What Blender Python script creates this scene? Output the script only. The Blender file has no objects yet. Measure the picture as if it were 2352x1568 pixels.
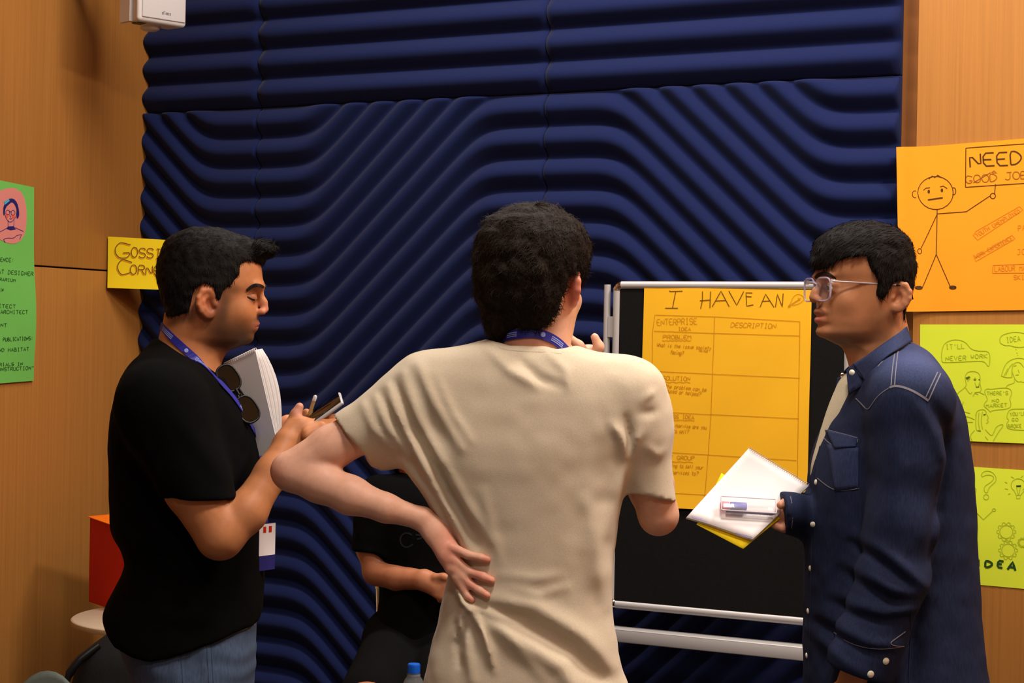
import bpy, bmesh, math, random
import numpy as np
from mathutils import Vector, Matrix
from mathutils.bvhtree import BVHTree

# ------------------------------------------------------------------ camera, light, exposure
SC = bpy.context.scene
COL = SC.collection
F = 4000.0                    # focal length in pixels of the 2352 x 1568 frame
CW, CH = 2352.0, 1568.0
CAMZ = 1.5
ROLL = math.radians(1.1)
cam_data = bpy.data.cameras.new('camera')
cam_data.sensor_fit = 'HORIZONTAL'
cam_data.sensor_width = 36.0
cam_data.lens = 36.0 * F / CW
cam_data.clip_start = 0.05
cam = bpy.data.objects.new('camera', cam_data)
COL.objects.link(cam)
cr, sr = math.cos(ROLL), math.sin(ROLL)
cam.matrix_world = Matrix(((cr, -sr, 0, 0), (0, 0, -1, 0), (sr, cr, 0, CAMZ), (0, 0, 0, 1)))
SC.camera = cam

world = bpy.data.worlds.new('world')
SC.world = world
world.use_nodes = True
world.node_tree.nodes['Background'].inputs[0].default_value = (1.0, 0.93, 0.86, 1)
world.node_tree.nodes['Background'].inputs[1].default_value = 0.11

def area_light(name, loc, size, power, color=(1, .93, .86), aim=None):
    d = bpy.data.lights.new(name, 'AREA')
    d.shape = 'RECTANGLE'
    d.size, d.size_y = size
    d.energy = power
    d.color = color
    o = bpy.data.objects.new(name, d)
    o.location = loc
    if aim is not None:
        o.rotation_euler = (Vector(aim) - Vector(loc)).to_track_quat('-Z', 'Y').to_euler()
    COL.objects.link(o)
    return o
strip = area_light('ceiling_light', (0.0, 4.32, 3.55), (2.0, 0.2), 52)
strip.rotation_euler = (0, 0, -math.radians(26.6))
area_light('ceiling_light', (1.75, 3.05, 3.55), (0.5, 0.5), 74)
area_light('ceiling_light', (0.40, 2.10, 3.55), (0.5, 0.5), 50)
area_light('ceiling_light', (2.30, 1.20, 3.55), (0.5, 0.5), 50)
area_light('ceiling_light', (0.1, 0.20, 3.55), (0.5, 0.5), 30)
SC.view_settings.view_transform = 'Standard'
SC.view_settings.look = 'None'
SC.view_settings.gamma = 1.0
SC.view_settings.use_curve_mapping = False
SC.view_settings.exposure = 0.0

# ------------------------------------------------------------------ helpers
def P(px, py, Y):
    """world point at depth Y seen at photo pixel (px, py)"""
    xs, ys = px - CW / 2, CH / 2 - py
    x = xs * cr - ys * sr
    y = xs * sr + ys * cr
    return np.array((x / F * Y, Y, CAMZ + y / F * Y))

def hit(px, py, p0, n):
    """point where the sight line through a pixel meets the plane (p0, n)"""
    d = P(px, py, 1.0) - np.array((0, 0, CAMZ))
    o = np.array((0, 0, CAMZ))
    t = np.dot(np.asarray(p0) - o, n) / np.dot(d, n)
    return o + d * t

def lin(c):
    return tuple(((v / 255.0) / 12.92 if v / 255.0 <= .04045 else ((v / 255.0 + .055) / 1.055) ** 2.4) for v in c)

def tag(o, label=None, cat=None, group=None, kind=None):
    if label: o['label'] = label
    if cat: o['category'] = cat
    if group: o['group'] = group
    if kind: o['kind'] = kind
    return o

def empty(name, loc, label=None, cat=None, group=None):
    o = bpy.data.objects.new(name, None)
    o.location = tuple(loc)
    o.empty_display_size = .05
    COL.objects.link(o)
    tag(o, label, cat, group)
    return o

def link(name, me, mat=None, parent=None, smooth=False):
    if mat is not None and not me.materials:
        me.materials.append(mat)
    o = bpy.data.objects.new(name, me)
    COL.objects.link(o)
    if smooth:
        me.polygons.foreach_set('use_smooth', [True] * len(me.polygons))
    if parent is not None:
        o.parent = parent
        if parent.data is None: o.matrix_parent_inverse = Matrix.Translation(parent.location).inverted()   # parts are modelled in world coordinates
    return o

def mesh(name, verts, faces, mat=None, parent=None, smooth=False):
    me = bpy.data.meshes.new(name)
    me.from_pydata([tuple(map(float, v)) for v in verts], [], [tuple(int(i) for i in f) for f in faces])
    me.update()
    o = link(name, me, mat, parent, smooth)
    if smooth: me.set_sharp_from_angle(angle=math.radians(50))
    return o

class MB:
    """collects shapes into one mesh"""
    def __init__(s): s.v, s.f = [], []
    def add(s, vs, fs):
        b = len(s.v); s.v += [tuple(map(float, v)) for v in vs]; s.f += [tuple(i + b for i in f) for f in fs]
        return s
    def box(s, c, ax, ay, az):
        c, ax, ay, az = map(np.asarray, (c, ax, ay, az))
        vs = [c + i * ax + j * ay + k * az for i in (-1, 1) for j in (-1, 1) for k in (-1, 1)]
        return s.add(vs, [(0, 1, 3, 2), (4, 6, 7, 5), (0, 4, 5, 1), (2, 3, 7, 6), (0, 2, 6, 4), (1, 5, 7, 3)])
    def tube(s, pts, r, n=12, caps=True):
        pts = [np.asarray(p, float) for p in pts]
        rs = r if hasattr(r, '__len__') else [r] * len(pts)
        up = np.array((.31, .2, .93))
        rings = []
        for i, p in enumerate(pts):
            a, b = pts[max(i - 1, 0)], pts[min(i + 1, len(pts) - 1)]
            t = (b - a) / (np.linalg.norm(b - a) + 1e-12)
            x = np.cross(up, t); x /= np.linalg.norm(x) + 1e-12
            y = np.cross(t, x)
            if i and np.dot(x, lx) < 0: x, y = -x, -y
            lx = x
            rings.append([p + rs[i] * (math.cos(2 * math.pi * k / n) * x + math.sin(2 * math.pi * k / n) * y) for k in range(n)])
        vs = [v for rg in rings for v in rg]
        fs = [(i * n + k, i * n + (k + 1) % n, (i + 1) * n + (k + 1) % n, (i + 1) * n + k) for i in range(len(pts) - 1) for k in range(n)]
        if caps:
            fs += [tuple(range(n - 1, -1, -1)), tuple((len(pts) - 1) * n + k for k in range(n))]
        return s.add(vs, fs)
    def lathe(s, c, prof, n=28, axis=(0, 0, 1)):
        axis = np.asarray(axis, float); axis /= np.linalg.norm(axis)
        x = np.cross(axis, (0.2, 1, .13)); x /= np.linalg.norm(x); y = np.cross(axis, x)
        c = np.asarray(c)
        vs = [c + axis * h + r * (math.cos(2 * math.pi * k / n) * x + math.sin(2 * math.pi * k / n) * y) for r, h in prof for k in range(n)]
        fs = [(i * n + k, i * n + (k + 1) % n, (i + 1) * n + (k + 1) % n, (i + 1) * n + k) for i in range(len(prof) - 1) for k in range(n)]
        if prof[0][0] > 1e-6: fs.append(tuple(range(n - 1, -1, -1)))
        if prof[-1][0] > 1e-6: fs.append(tuple((len(prof) - 1) * n + k for k in range(n)))
        return s.add(vs, fs)
    def ribbon(s, pts, w, nrm, lift=0.0):
        """flat stroke on a plane with normal nrm"""
        pts = [np.asarray(p, float) + np.asarray(nrm) * lift for p in pts]
        if len(pts) == 1: pts = [pts[0], pts[0] + np.array((w, 0, 0))]
        vs = []
        for i, p in enumerate(pts):
            a, b = pts[max(i - 1, 0)], pts[min(i + 1, len(pts) - 1)]
            t = b - a; t /= np.linalg.norm(t) + 1e-12
            x = np.cross(nrm, t)
            vs += [p - x * w / 2, p + x * w / 2]
        return s.add(vs, [(2 * i, 2 * i + 2, 2 * i + 3, 2 * i + 1) for i in range(len(pts) - 1)])
    def build(s, name, mat, parent=None, smooth=False):
        return mesh(name, s.v, s.f, mat, parent, smooth)

def bevel(o, w=.004, seg=3):
    m = o.modifiers.new('bevel', 'BEVEL'); m.width = w; m.segments = seg; m.limit_method = 'ANGLE'
    o.data.polygons.foreach_set('use_smooth', [True] * len(o.data.polygons))
    return o

def chaikin(pts, it=2, closed=False):
    pts = [np.asarray(p, float) for p in pts]
    for _ in range(it):
        if len(pts) < 3: break
        out = [] if closed else [pts[0]]
        m = len(pts) if closed else len(pts) - 1
        for i in range(m):
            a, b = pts[i], pts[(i + 1) % len(pts)]
            out += [a * .75 + b * .25, a * .25 + b * .75]
        if not closed: out.append(pts[-1])
        pts = out
    return pts

# ------------------------------------------------------------------ materials
def mat(name, col, rough=.6, spec=.3, metal=0.0, noise=None, bump=None, attr=False, trans=0.0, ior=1.45, sub=0.0, sheen=0.0, coat=0.0, alpha=None):
    """noise = (scale xyz, amount, detail): value variation; bump = (scale, strength, dist)"""
    m = bpy.data.materials.new(name)
    m.use_nodes = True
    nt = m.node_tree
    b = nt.nodes['Principled BSDF']
    c = lin(col)
    b.inputs['Base Color'].default_value = (*c, 1)
    b.inputs['Roughness'].default_value = rough
    b.inputs['Specular IOR Level'].default_value = spec
    b.inputs['Metallic'].default_value = metal
    b.inputs['IOR'].default_value = ior
    if trans: b.inputs['Transmission Weight'].default_value = trans
    if sub:
        b.inputs['Subsurface Weight'].default_value = sub
        b.inputs['Subsurface Radius'].default_value = (.012, .005, .003)
        b.inputs['Subsurface Scale'].default_value = 1.0
    if sheen:
        b.inputs['Sheen Weight'].default_value = sheen
        b.inputs['Sheen Roughness'].default_value = .5
    if coat: b.inputs['Coat Weight'].default_value = coat
    if alpha is not None: b.inputs['Alpha'].default_value = alpha
    L = nt.links.new
    tc = nt.nodes.new('ShaderNodeTexCoord')
    src = None
    if attr:
        a = nt.nodes.new('ShaderNodeAttribute'); a.attribute_name = 'Col'
        src = a.outputs['Color']
    if noise:
        sc, amt, det = noise
        mp = nt.nodes.new('ShaderNodeMapping'); mp.inputs['Scale'].default_value = sc if hasattr(sc, '__len__') else (sc,) * 3
        nz = nt.nodes.new('ShaderNodeTexNoise'); nz.inputs['Scale'].default_value = 1.0; nz.inputs['Detail'].default_value = det
        L(tc.outputs['Object'], mp.inputs['Vector']); L(mp.outputs['Vector'], nz.inputs['Vector'])
        mr = nt.nodes.new('ShaderNodeMapRange')
        mr.inputs['From Min'].default_value = .3; mr.inputs['From Max'].default_value = .7
        mr.inputs['To Min'].default_value = 1 - amt; mr.inputs['To Max'].default_value = 1 + amt
        L(nz.outputs['Fac'], mr.inputs['Value'])
        mx = nt.nodes.new('ShaderNodeMix'); mx.data_type = 'RGBA'; mx.blend_type = 'MULTIPLY'; mx.inputs[0].default_value = 1
        if src is not None: L(src, mx.inputs[6])
        else: mx.inputs[6].default_value = (*c, 1)
        L(mr.outputs['Result'], mx.inputs[7])
        src = mx.outputs[2]
    if src is not None: L(src, b.inputs['Base Color'])
    if bump:
        sc, st, dist = bump
        mp = nt.nodes.new('ShaderNodeMapping'); mp.inputs['Scale'].default_value = sc if hasattr(sc, '__len__') else (sc,) * 3
        nz = nt.nodes.new('ShaderNodeTexNoise'); nz.inputs['Scale'].default_value = 1.0; nz.inputs['Detail'].default_value = 4
        L(tc.outputs['Object'], mp.inputs['Vector']); L(mp.outputs['Vector'], nz.inputs['Vector'])
        bp = nt.nodes.new('ShaderNodeBump'); bp.inputs['Strength'].default_value = st; bp.inputs['Distance'].default_value = dist
        L(nz.outputs['Fac'], bp.inputs['Height']); L(bp.outputs['Normal'], b.inputs['Normal'])
    return m

M = {}
M['wood'] = mat('wood_veneer', (180, 120, 56), .45, .35, noise=((150, 150, 1.6), .085, 4), bump=((160, 160, 3), .04, .0008))
M['wood_edge'] = mat('wood_edge', (150, 92, 42), .5, .3, noise=((60, 60, 2), .12, 3))
M['foam'] = mat('blue_foam', (24, 33, 73), .9, .08, noise=(420, .10, 2), bump=(700, .25, .0008), sheen=.06)
M['ceiling'] = mat('ceiling_paint', (225, 222, 216), .9)
M['carpet'] = mat('carpet', (72, 70, 72), .95, .1, noise=(220, .2, 3), bump=(300, .5, .002))
M['yellow_card'] = mat('yellow_card', (250, 218, 30), .75, .2, noise=(9, .02, 2))
M['amber_card'] = mat('amber_card', (255, 192, 38), .75, .2, noise=(7, .02, 2))
M['orange_card'] = mat('orange_card', (255, 158, 32), .75, .2, noise=(7, .02, 2))
M['lime_card'] = mat('lime_card', (212, 226, 54), .75, .2, noise=(7, .02, 2))
M['green_card'] = mat('green_card', (118, 196, 90), .75, .2, noise=(7, .02, 2))
M['ink'] = mat('marker_ink', (84, 54, 20), .7, .2)
M['ink_soft'] = mat('pencil_ink', (204, 140, 20), .7, .2)
M['ink_green'] = mat('pencil_on_lime', (170, 184, 36), .7, .2)
M['ink_dark_green'] = mat('dark_green_ink', (34, 70, 26), .7, .2)
M['ink_orange'] = mat('orange_ink', (228, 150, 20), .7, .2)
M['pink'] = mat('pink_print', (226, 138, 128), .75, .2)
M['navy_print'] = mat('navy_print', (40, 36, 104), .75, .2)
M['cyan_print'] = mat('cyan_print', (90, 170, 205), .75, .2)
M['red_print'] = mat('red_print', (240, 92, 66), .75, .2)
M['alu'] = mat('grey_aluminium', (196, 192, 190), .42, .5, metal=.25)
M['chrome'] = mat('chrome', (225, 222, 220), .12, .6, metal=1.0)
M['felt'] = mat('black_felt', (25, 24, 24), .95, .1, noise=(260, .15, 2), bump=(500, .3, .001))
M['black_plastic'] = mat('black_plastic', (16, 16, 17), .35, .4)
M['white_plastic'] = mat('white_plastic', (214, 206, 200), .45, .4)
M['grey_plastic'] = mat('grey_plastic', (104, 98, 92), .5, .3)
M['speaker_grille'] = mat('speaker_grille', (206, 198, 196), .6, .3, noise=(900, .06, 1))
M['table'] = mat('table_laminate', (206, 184, 160), .45, .4, noise=(14, .03, 2))
M['table_edge'] = mat('table_edge', (178, 152, 112), .5, .4)
M['red_card'] = mat('red_card', (200, 36, 18), .7, .25, noise=(8, .03, 2))
M['orange_top'] = mat('orange_paper', (255, 122, 16), .7, .25)
M['bag'] = mat('dark_nylon', (30, 29, 29), .8, .2, noise=(200, .15, 2), bump=(300, .2, .001))
M['teal_plastic'] = mat('grey_teal_plastic', (86, 92, 84), .5, .3)
M['paper'] = mat('white_paper', (238, 230, 228), .8, .2, noise=(6, .015, 2))
M['paper_edge'] = mat('page_edges', (226, 214, 206), .85, .15, noise=((4, 4, 4), .05, 2))
M['blue_ink'] = mat('blue_ink', (110, 104, 200), .7, .2)
# ------------------------------------------------------------------ the room
WA = math.radians(26.6)
U = np.array((math.cos(WA), -math.sin(WA), 0.0))        # along the back wall, to the right
N = np.array((-math.sin(WA), -math.cos(WA), 0.0))       # out of the back wall into the room
ZV = np.array((0, 0, 1.0))
C0 = P(331, 784, 6.0); C0[2] = 0                         # corner of back wall and left wall
def wall_t(px, py):
    q = hit(px, py, C0 + N * .035, N)
    return float(np.dot(q - C0, U)), float(q[2])
T1, _ = wall_t(597, 300)
T2, ZS = wall_t(1257, 213)
T3, _ = wall_t(2068, 170)
W = (T3 - T1) / 2
FRONT = 6.6                                              # room reaches behind the camera
CEIL = 3.6
TEND = 5.2
def wpt(t, z, d=0.0): return C0 + U * t + N * d + ZV * z
def lpt(s, z, d=0.0): return C0 + N * s + U * d + ZV * z   # left wall: s towards the camera, d into the room

fl = MB().add([wpt(-.3, 0, -.3), wpt(TEND + .2, 0, -.3), wpt(TEND + .2, 0, FRONT), wpt(-.3, 0, FRONT)], [(0, 3, 2, 1)]).build('floor', M['carpet'])
tag(fl, kind='structure')
ce = MB().add([wpt(-.3, CEIL, -.3), wpt(TEND + .2, CEIL, -.3), wpt(TEND + .2, CEIL, FRONT), wpt(-.3, CEIL, FRONT)], [(0, 1, 2, 3)]).build('ceiling', M['ceiling'])
tag(ce, kind='structure')

def wall_root(name):
    o = empty(name, (0, 0, 0)); tag(o, kind='structure'); return o
# back wall: wood backing, blue foam panels over it, proud wood panels to the right
wb = wall_root('wall_back')
MB().box(wpt(TEND / 2, CEIL / 2, -.05), U * TEND / 2, N * .05, ZV * CEIL / 2).build('backing_board', M['wood_edge'], wb)
MB().box(wpt(T3 / 2, CEIL / 2, .0005), U * (T3 / 2 - .004), N * .0005, ZV * (CEIL / 2 - .02)).build('dark_gap_sheet', M['felt'], wb)  # added dark sheet behind the foam, darkens the gaps between panels
PER = W / 11.0
def ramp(m):
    def sp(x): return np.log1p(np.exp(np.clip(x / .027, -40, 40))) * .027
    return (sp(m - .205) - sp(m - .78)) / .575
def foam_panel(t0, t1, z0, z1, row):
    nt_ = max(12, int((t1 - t0) / (.022 if row == 0 else .0058))); nz_ = int((z1 - z0) / .0056)
    t = np.linspace(t0 + .002, t1 - .002, nt_); z = np.linspace(z0 + .0015, z1 - .0015, nz_)
    Tg, Zg = np.meshgrid(t, z, indexing='ij')
    tau = (Tg - T1) / W
    m = np.abs(np.mod(tau + 1, 2) - 1)
    sgn = {0: 0, 1: 1, 2: -1, 3: 1}[row]
    sft = sgn * 6 * PER * ramp(m)
    ph = (z1 - Zg + sft) / PER
    slope = np.gradient(sft, t, axis=0)
    amp = .042 / np.sqrt(1 + slope ** 2) ** .9
    h = .022 + (.042 - amp) * .4 + amp * ((.5 - .5 * np.cos(2 * np.pi * ph) + .03) / 1.03) ** .6
    ed = np.minimum(np.minimum(Tg - t0, t1 - Tg), np.minimum(Zg - z0, z1 - Zg))
    h *= 1 - .14 * np.exp(-np.maximum(ed - .0015, 0) / .0035)
    V = C0[None, None] + Tg[..., None] * U + Zg[..., None] * ZV + h[..., None] * N
    verts = V.reshape(-1, 3)
    i, j = np.meshgrid(np.arange(nt_ - 1), np.arange(nz_ - 1), indexing='ij')
    q = np.stack([i * nz_ + j, (i + 1) * nz_ + j, (i + 1) * nz_ + j + 1, i * nz_ + j + 1], -1).reshape(-1, 4)
    # skirt back to the wall
    ring = [k * nz_ for k in range(nt_)] + [(nt_ - 1) * nz_ + k for k in range(1, nz_)] + [k * nz_ + nz_ - 1 for k in range(nt_ - 2, -1, -1)] + [k for k in range(nz_ - 2, 0, -1)]
    base = []
    for r in ring:
        p = verts[r]; d = np.dot(p - C0, N); base.append(p - N * (d - .002))
    b0 = len(verts)
    verts = np.vstack([verts, base]); nr = len(ring)
    sk = [(ring[k], b0 + k, b0 + (k + 1) % nr, ring[(k + 1) % nr]) for k in range(nr)]
    me = bpy.data.meshes.new('foam_panel')
    faces = [tuple(x) for x in q.tolist()] + sk
    me.from_pydata(verts.tolist(), [], faces); me.update()
    return link('foam_panel', me, M['foam'], wb, True)
HP = W
cols = [(0.006, T1), (T1, T2), (T2, T3)]
for (a, b) in cols:
    foam_panel(a, b, ZS, min(ZS + HP, CEIL - .01), 0)
    foam_panel(a, b, ZS + HP, CEIL - .01, 0)
    foam_panel(a, b, ZS - HP, ZS, 1)
    foam_panel(a, b, ZS - 2 * HP, ZS - HP, 2)
# wood panels right of the foam, standing proud of the backing
TR, _ = wall_t(2107, 300)
RD = .045
def wood_panel(pt, a, b, z0, z1, th, parent):
    o = MB().box((pt(a, z0, 0) + pt(b, z1, 0)) / 2 + (pt(0, 0, th / 2) - pt(0, 0, 0)), (pt(b, 0, 0) - pt(a, 0, 0)) / 2, (pt(0, 0, th) - pt(0, 0, 0)) / 2, ZV * (z1 - z0) / 2).build('wood_panel', M['wood'], parent)
    return bevel(o, .002, 2)
wood_panel(wpt, TR, TR + 1.22, .1, CEIL, RD, wb)
wood_panel(wpt, TR + 1.226, TEND, .1, CEIL, RD, wb)
# left wall: upper and lower veneer panels with a dark joint
wl = wall_root('wall_left')
MB().box(lpt(FRONT / 2, CEIL / 2, -.05), N * FRONT / 2, U * .05, ZV * CEIL / 2).build('backing_board', M['felt'], wl)
LP = lambda s, z, d=0.0: lpt(s, z, d)
qz = hit(165, 616, lpt(0, 0, .018), U)[2]
for (a, b) in ((.004, 1.6), (1.604, 3.2), (3.204, FRONT)):
    wood_panel(LP, a, b, .1, qz - .0025, .018, wl)
    wood_panel(LP, a, b, qz + .0025, CEIL, .018, wl)
for nm, f in (('baseboard_back', lambda: MB().box(wpt((TR + TEND) / 2, .05, .02), U * (TEND - TR) / 2, N * .02, ZV * .05)), ('baseboard_left', lambda: MB().box(lpt(FRONT / 2, .05, .012), N * FRONT / 2, U * .012, ZV * .05))):
    tag(f().build(nm, M['wood_edge']), kind='structure')
wr = MB().box(wpt(TEND + .05, CEIL / 2, FRONT / 2), U * .05, N * FRONT / 2, ZV * CEIL / 2).build('wall_right', M['wood'])
tag(wr, kind='structure')
# ------------------------------------------------------------------ stroke lettering
GL = {
'A': '02 28 42|14 34', 'B': '02 08 28 37 36 25 05|25 35 44 43 32 02', 'C': '47 28 18 06 04 12 22 43', 'D': '02 08 28 46 44 22 02',
'E': '48 08 02 42|05 35', 'F': '48 08 02|05 35', 'G': '47 28 18 06 04 12 32 44 24', 'H': '02 08|42 48|05 45', 'I': '22 28|18 38|12 32',
'J': '18 48|38 33 22 12 03', 'K': '02 08|48 05 42', 'L': '08 02 42', 'M': '02 08 25 48 42', 'N': '02 08 42 48', 'O': '28 18 06 04 12 32 44 46 38 28',
'P': '02 08 38 47 46 35 05', 'Q': '28 18 06 04 12 32 44 46 38 28|23 41', 'R': '02 08 38 47 46 35 05|25 42', 'S': '47 38 18 07 06 15 35 44 43 32 12 03',
'T': '08 48|28 22', 'U': '08 03 12 32 43 48', 'V': '08 22 48', 'W': '08 12 25 32 48', 'X': '08 42|02 48', 'Y': '08 25 48|25 22', 'Z': '08 48 02 42',
'a': '36 16 05 03 12 22 34|36 32', 'b': '08 02|05 26 35 33 22 02', 'c': '35 16 05 03 12 33', 'd': '35 16 05 03 12 33|38 32', 'e': '04 34 35 26 16 05 03 12 33',
'f': '37 28 17 12|05 36', 'g': '35 16 05 03 12 33|36 31 20 10 01', 'h': '08 02|05 26 35 32', 'i': '16 12|17 18', 'j': '26 21 10|27 28', 'k': '08 02|36 04 32',
'l': '18 12', 'm': '02 06|05 16 25 22|25 36 45 42', 'n': '02 06|05 26 35 32', 'o': '16 05 03 12 22 33 35 26 16', 'p': '06 00|05 26 35 33 22 03', 'q': '35 16 05 03 12 33|36 30',
'r': '02 06|04 26 36', 's': '36 16 05 14 24 33 22 02', 't': '18 13 22 32|06 36', 'u': '06 03 12 22 33|36 32', 'v': '06 12 36', 'w': '06 12 24 32 46', 'x': '06 32|02 36',
'y': '06 14|36 10', 'z': '06 36 02 32', '?': '07 18 38 47 46 25 24|22 23', '/': '02 48', "'": '28 26', ':': '23 24|26 27', '.': '22 23', '"': '18 16|38 36'}
RND = random.Random(5)
def text_strokes(txt, x0, y0, x1, y1, h, slant=0.0, jit=.25, fill=.72):
    """polylines in photo pixels: text from (x0, y0) to (x1, y1) along its baseline, cap height h"""
    n = len(txt); L = math.hypot(x1 - x0, y1 - y0)
    ux, uy = (x1 - x0) / L, (y1 - y0) / L
    vx, vy = uy, -ux
    adv = L / n; out = []
    for i, ch in enumerate(txt):
        g = GL.get(ch)
        if not g: continue
        wd = adv * fill
        dy = RND.uniform(-jit, jit) * h * .12
        for st in g.split('|'):
            pts = []
            for p in st.split():
                a = int(p[0]) / 4 * wd + i * adv + adv * (1 - fill) / 2
                b = (int(p[1]) - 2) / 6 * h + dy + RND.uniform(-jit, jit) * h * .05
                a += b * slant
                pts.append((x0 + ux * a + vx * b, y0 + uy * a + vy * b))
            pts = [tuple(q) for q in chaikin(pts, 1)] if len(pts) > 3 else pts
            out.append(pts)
    return out
def circle(cx, cy, rx, ry=None, a0=0, a1=360, n=22):
    ry = rx if ry is None else ry
    return [(cx + rx * math.cos(math.radians(a0 + (a1 - a0) * k / n)), cy + ry * math.sin(math.radians(a0 + (a1 - a0) * k / n))) for k in range(n + 1)]
def wavy(x0, y0, x1, y1, amp=1.6, n=9):
    return [(x0 + (x1 - x0) * k / n, y0 + (y1 - y0) * k / n + amp * (1 if k % 2 else -1)) for k in range(n + 1)]

class Sheet:
    """a sheet of paper lying in a plane; px strokes drawn on it"""
    def __init__(s, p0, n, m_px, warp=None):
        s.p0, s.n, s.k, s.warp = np.asarray(p0), np.asarray(n), m_px, warp
    def at(s, px, py, d=0.0):
        q = hit(px, py, s.p0, s.n)
        if s.warp: q = q + s.n * s.warp(px, py)
        return q + s.n * d
    def strokes(s, name, lines, w, material, parent, lift=.0008):
        b = MB()
        for ln in lines:
            if s.warp: ln = densify(ln)
            b.ribbon([s.at(x, y) for x, y in ln], w * s.k, s.n, lift)
        o = b.build(name, material, parent)
        if len(lines) > 1: o['kind'] = 'stuff'
        return o
    def patch(s, name, poly, material, parent, lift=.0004):
        vs = [s.at(x, y, lift) for x, y in poly]
        return mesh(name, vs, [tuple(range(len(vs)))], material, parent)
    def card(s, name, corners, material, th=.0012, nx=14, ny=14, parent=None):
        """corners: tl, tr, br, bl in photo pixels -> thin solid sheet"""
        tl, tr, br, bl = [np.array(c, float) for c in corners]
        top, bot = [], []
        for j in range(ny + 1):
            for i in range(nx + 1):
                a, b = i / nx, j / ny
                q = (tl * (1 - a) + tr * a) * (1 - b) + (bl * (1 - a) + br * a) * b
                p = s.at(q[0], q[1]); top.append(p); bot.append(p - s.n * th)
        o = (nx + 1) * (ny + 1); fs = []
        for j in range(ny):
            for i in range(nx):
                k = j * (nx + 1) + i
                fs += [(k, k + nx + 1, k + nx + 2, k + 1), (o + k, o + k + 1, o + k + nx + 2, o + k + nx + 1)]
        for i in range(nx):
            k = i; fs.append((k, k + 1, o + k + 1, o + k)); k = ny * (nx + 1) + i; fs.append((k + 1, k, o + k, o + k + 1))
        for j in range(ny):
            k = j * (nx + 1); fs.append((k + nx + 1, k, o + k, o + k + nx + 1)); k += nx; fs.append((k, k + nx + 1, o + k + nx + 1, o + k))
        return mesh(name, top + bot, fs, material, parent, True)
def densify(ln, step=6.0):
    out = [ln[0]]
    for a, b in zip(ln[:-1], ln[1:]):
        n = max(1, int(math.hypot(b[0] - a[0], b[1] - a[1]) / step))
        out += [(a[0] + (b[0] - a[0]) * k / n, a[1] + (b[1] - a[1]) * k / n) for k in range(1, n + 1)]
    return out
def paper_root(name, sh, px, py, label, cat, group=None):
    return empty(name, sh.at(px, py), label, cat, group)
def T(lst, *a, **k): lst += text_strokes(*a, **k)

PXM = 5.2 / F
# orange poster with a stick figure
sh = Sheet(wpt(0, 0, RD + .004), N, 4.6 / F, lambda x, y: .033 * math.exp(-(max(0, x - 2066) / 36) ** 2) + .002)
pr = paper_root('poster', sh, 2200, 520, 'orange poster with a stick figure holding a NEED A GOOD JOB sign', 'poster')
sh.card('sheet', [(2066, 341), (2420, 313), (2420, 711), (2073, 716)], M['orange_card'], parent=pr, nx=44)
bold, thin, faint = [], [], []
T(bold, 'NEED', 2226, 385, 2350, 377, 30, fill=.8)
thin += [[(2219, 340), (2400, 327)], [(2219, 340), (2218, 430)], [(2218, 430), (2400, 418)], [(2287, 423), (2285, 446)]]
mid = []
T(mid, 'GOOD', 2218, 422, 2292, 415, 17, fill=.85)
T(mid, 'JOB', 2308, 413, 2362, 410, 17, fill=.85)
mid += [[(2236, 420), (2276, 396)], [(2278, 397), (2283, 392), (2290, 397), (2280, 397)]]
thin += [circle(2150, 443, 40, 38), circle(2104, 447, 5, 8, 60, 300), circle(2191, 439, 5, 8, -120, 120), [(2122, 437), (2128, 432), (2137, 431)], [(2160, 429), (2167, 427), (2176, 433)]]
bold += [[(2132, 459), (2166, 454)], circle(2134, 440, 1.2, 3, n=8), circle(2164, 437, 1.2, 3, n=8)]
thin += [[(2134, 411), (2142, 404), (2148, 408), (2154, 402), (2162, 407)], [(2153, 481), (2153, 492), (2151, 584), (2120, 660)], [(2151, 584), (2184, 660)], [(2153, 491), (2220, 486), (2274, 450)], [(2153, 492), (2117, 570)], circle(2114, 577, 4, 6), circle(2281, 450, 6, 6)]
bold += [circle(2112, 661, 7, 3), circle(2189, 660, 7, 3), [(2106, 661), (2119, 661)], [(2183, 660), (2196, 660)]]
faint += [[(2242, 531), (2342, 474), (2350, 482), (2246, 551), (2236, 540), (2242, 531)], [(2240, 592), (2325, 540), (2332, 548), (2242, 600), (2236, 584)], [(2281, 609), (2400, 604)], [(2281, 609), (2280, 627), (2400, 626)]]
T(faint, 'YOUTH UNEMPLOYED', 2244, 545, 2345, 487, 9); T(faint, 'WORK EXPERIENCE', 2242, 594, 2328, 549, 9); T(faint, 'LABOUR MARKET', 2284, 623, 2390, 620, 12); T(faint, 'SKILLS', 2328, 642, 2380, 640, 10)
T(faint, 'PAY', 2338, 530, 2368, 526, 12); T(faint, 'JOB', 2336, 585, 2368, 582, 12)
thin += [[(2080, 716), (2104, 694)]][:0]
sh.strokes('lettering', bold, 3.4, M['ink'], pr); sh.strokes('drawing', thin, 1.9, M['ink'], pr); sh.strokes('pencil_lettering', mid, 2.0, mat('pencil_on_orange', (150, 90, 22), .7), pr); sh.strokes('faint_lettering', faint, 1.5, mat('ink_on_orange', (216, 132, 24), .7), pr)
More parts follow.
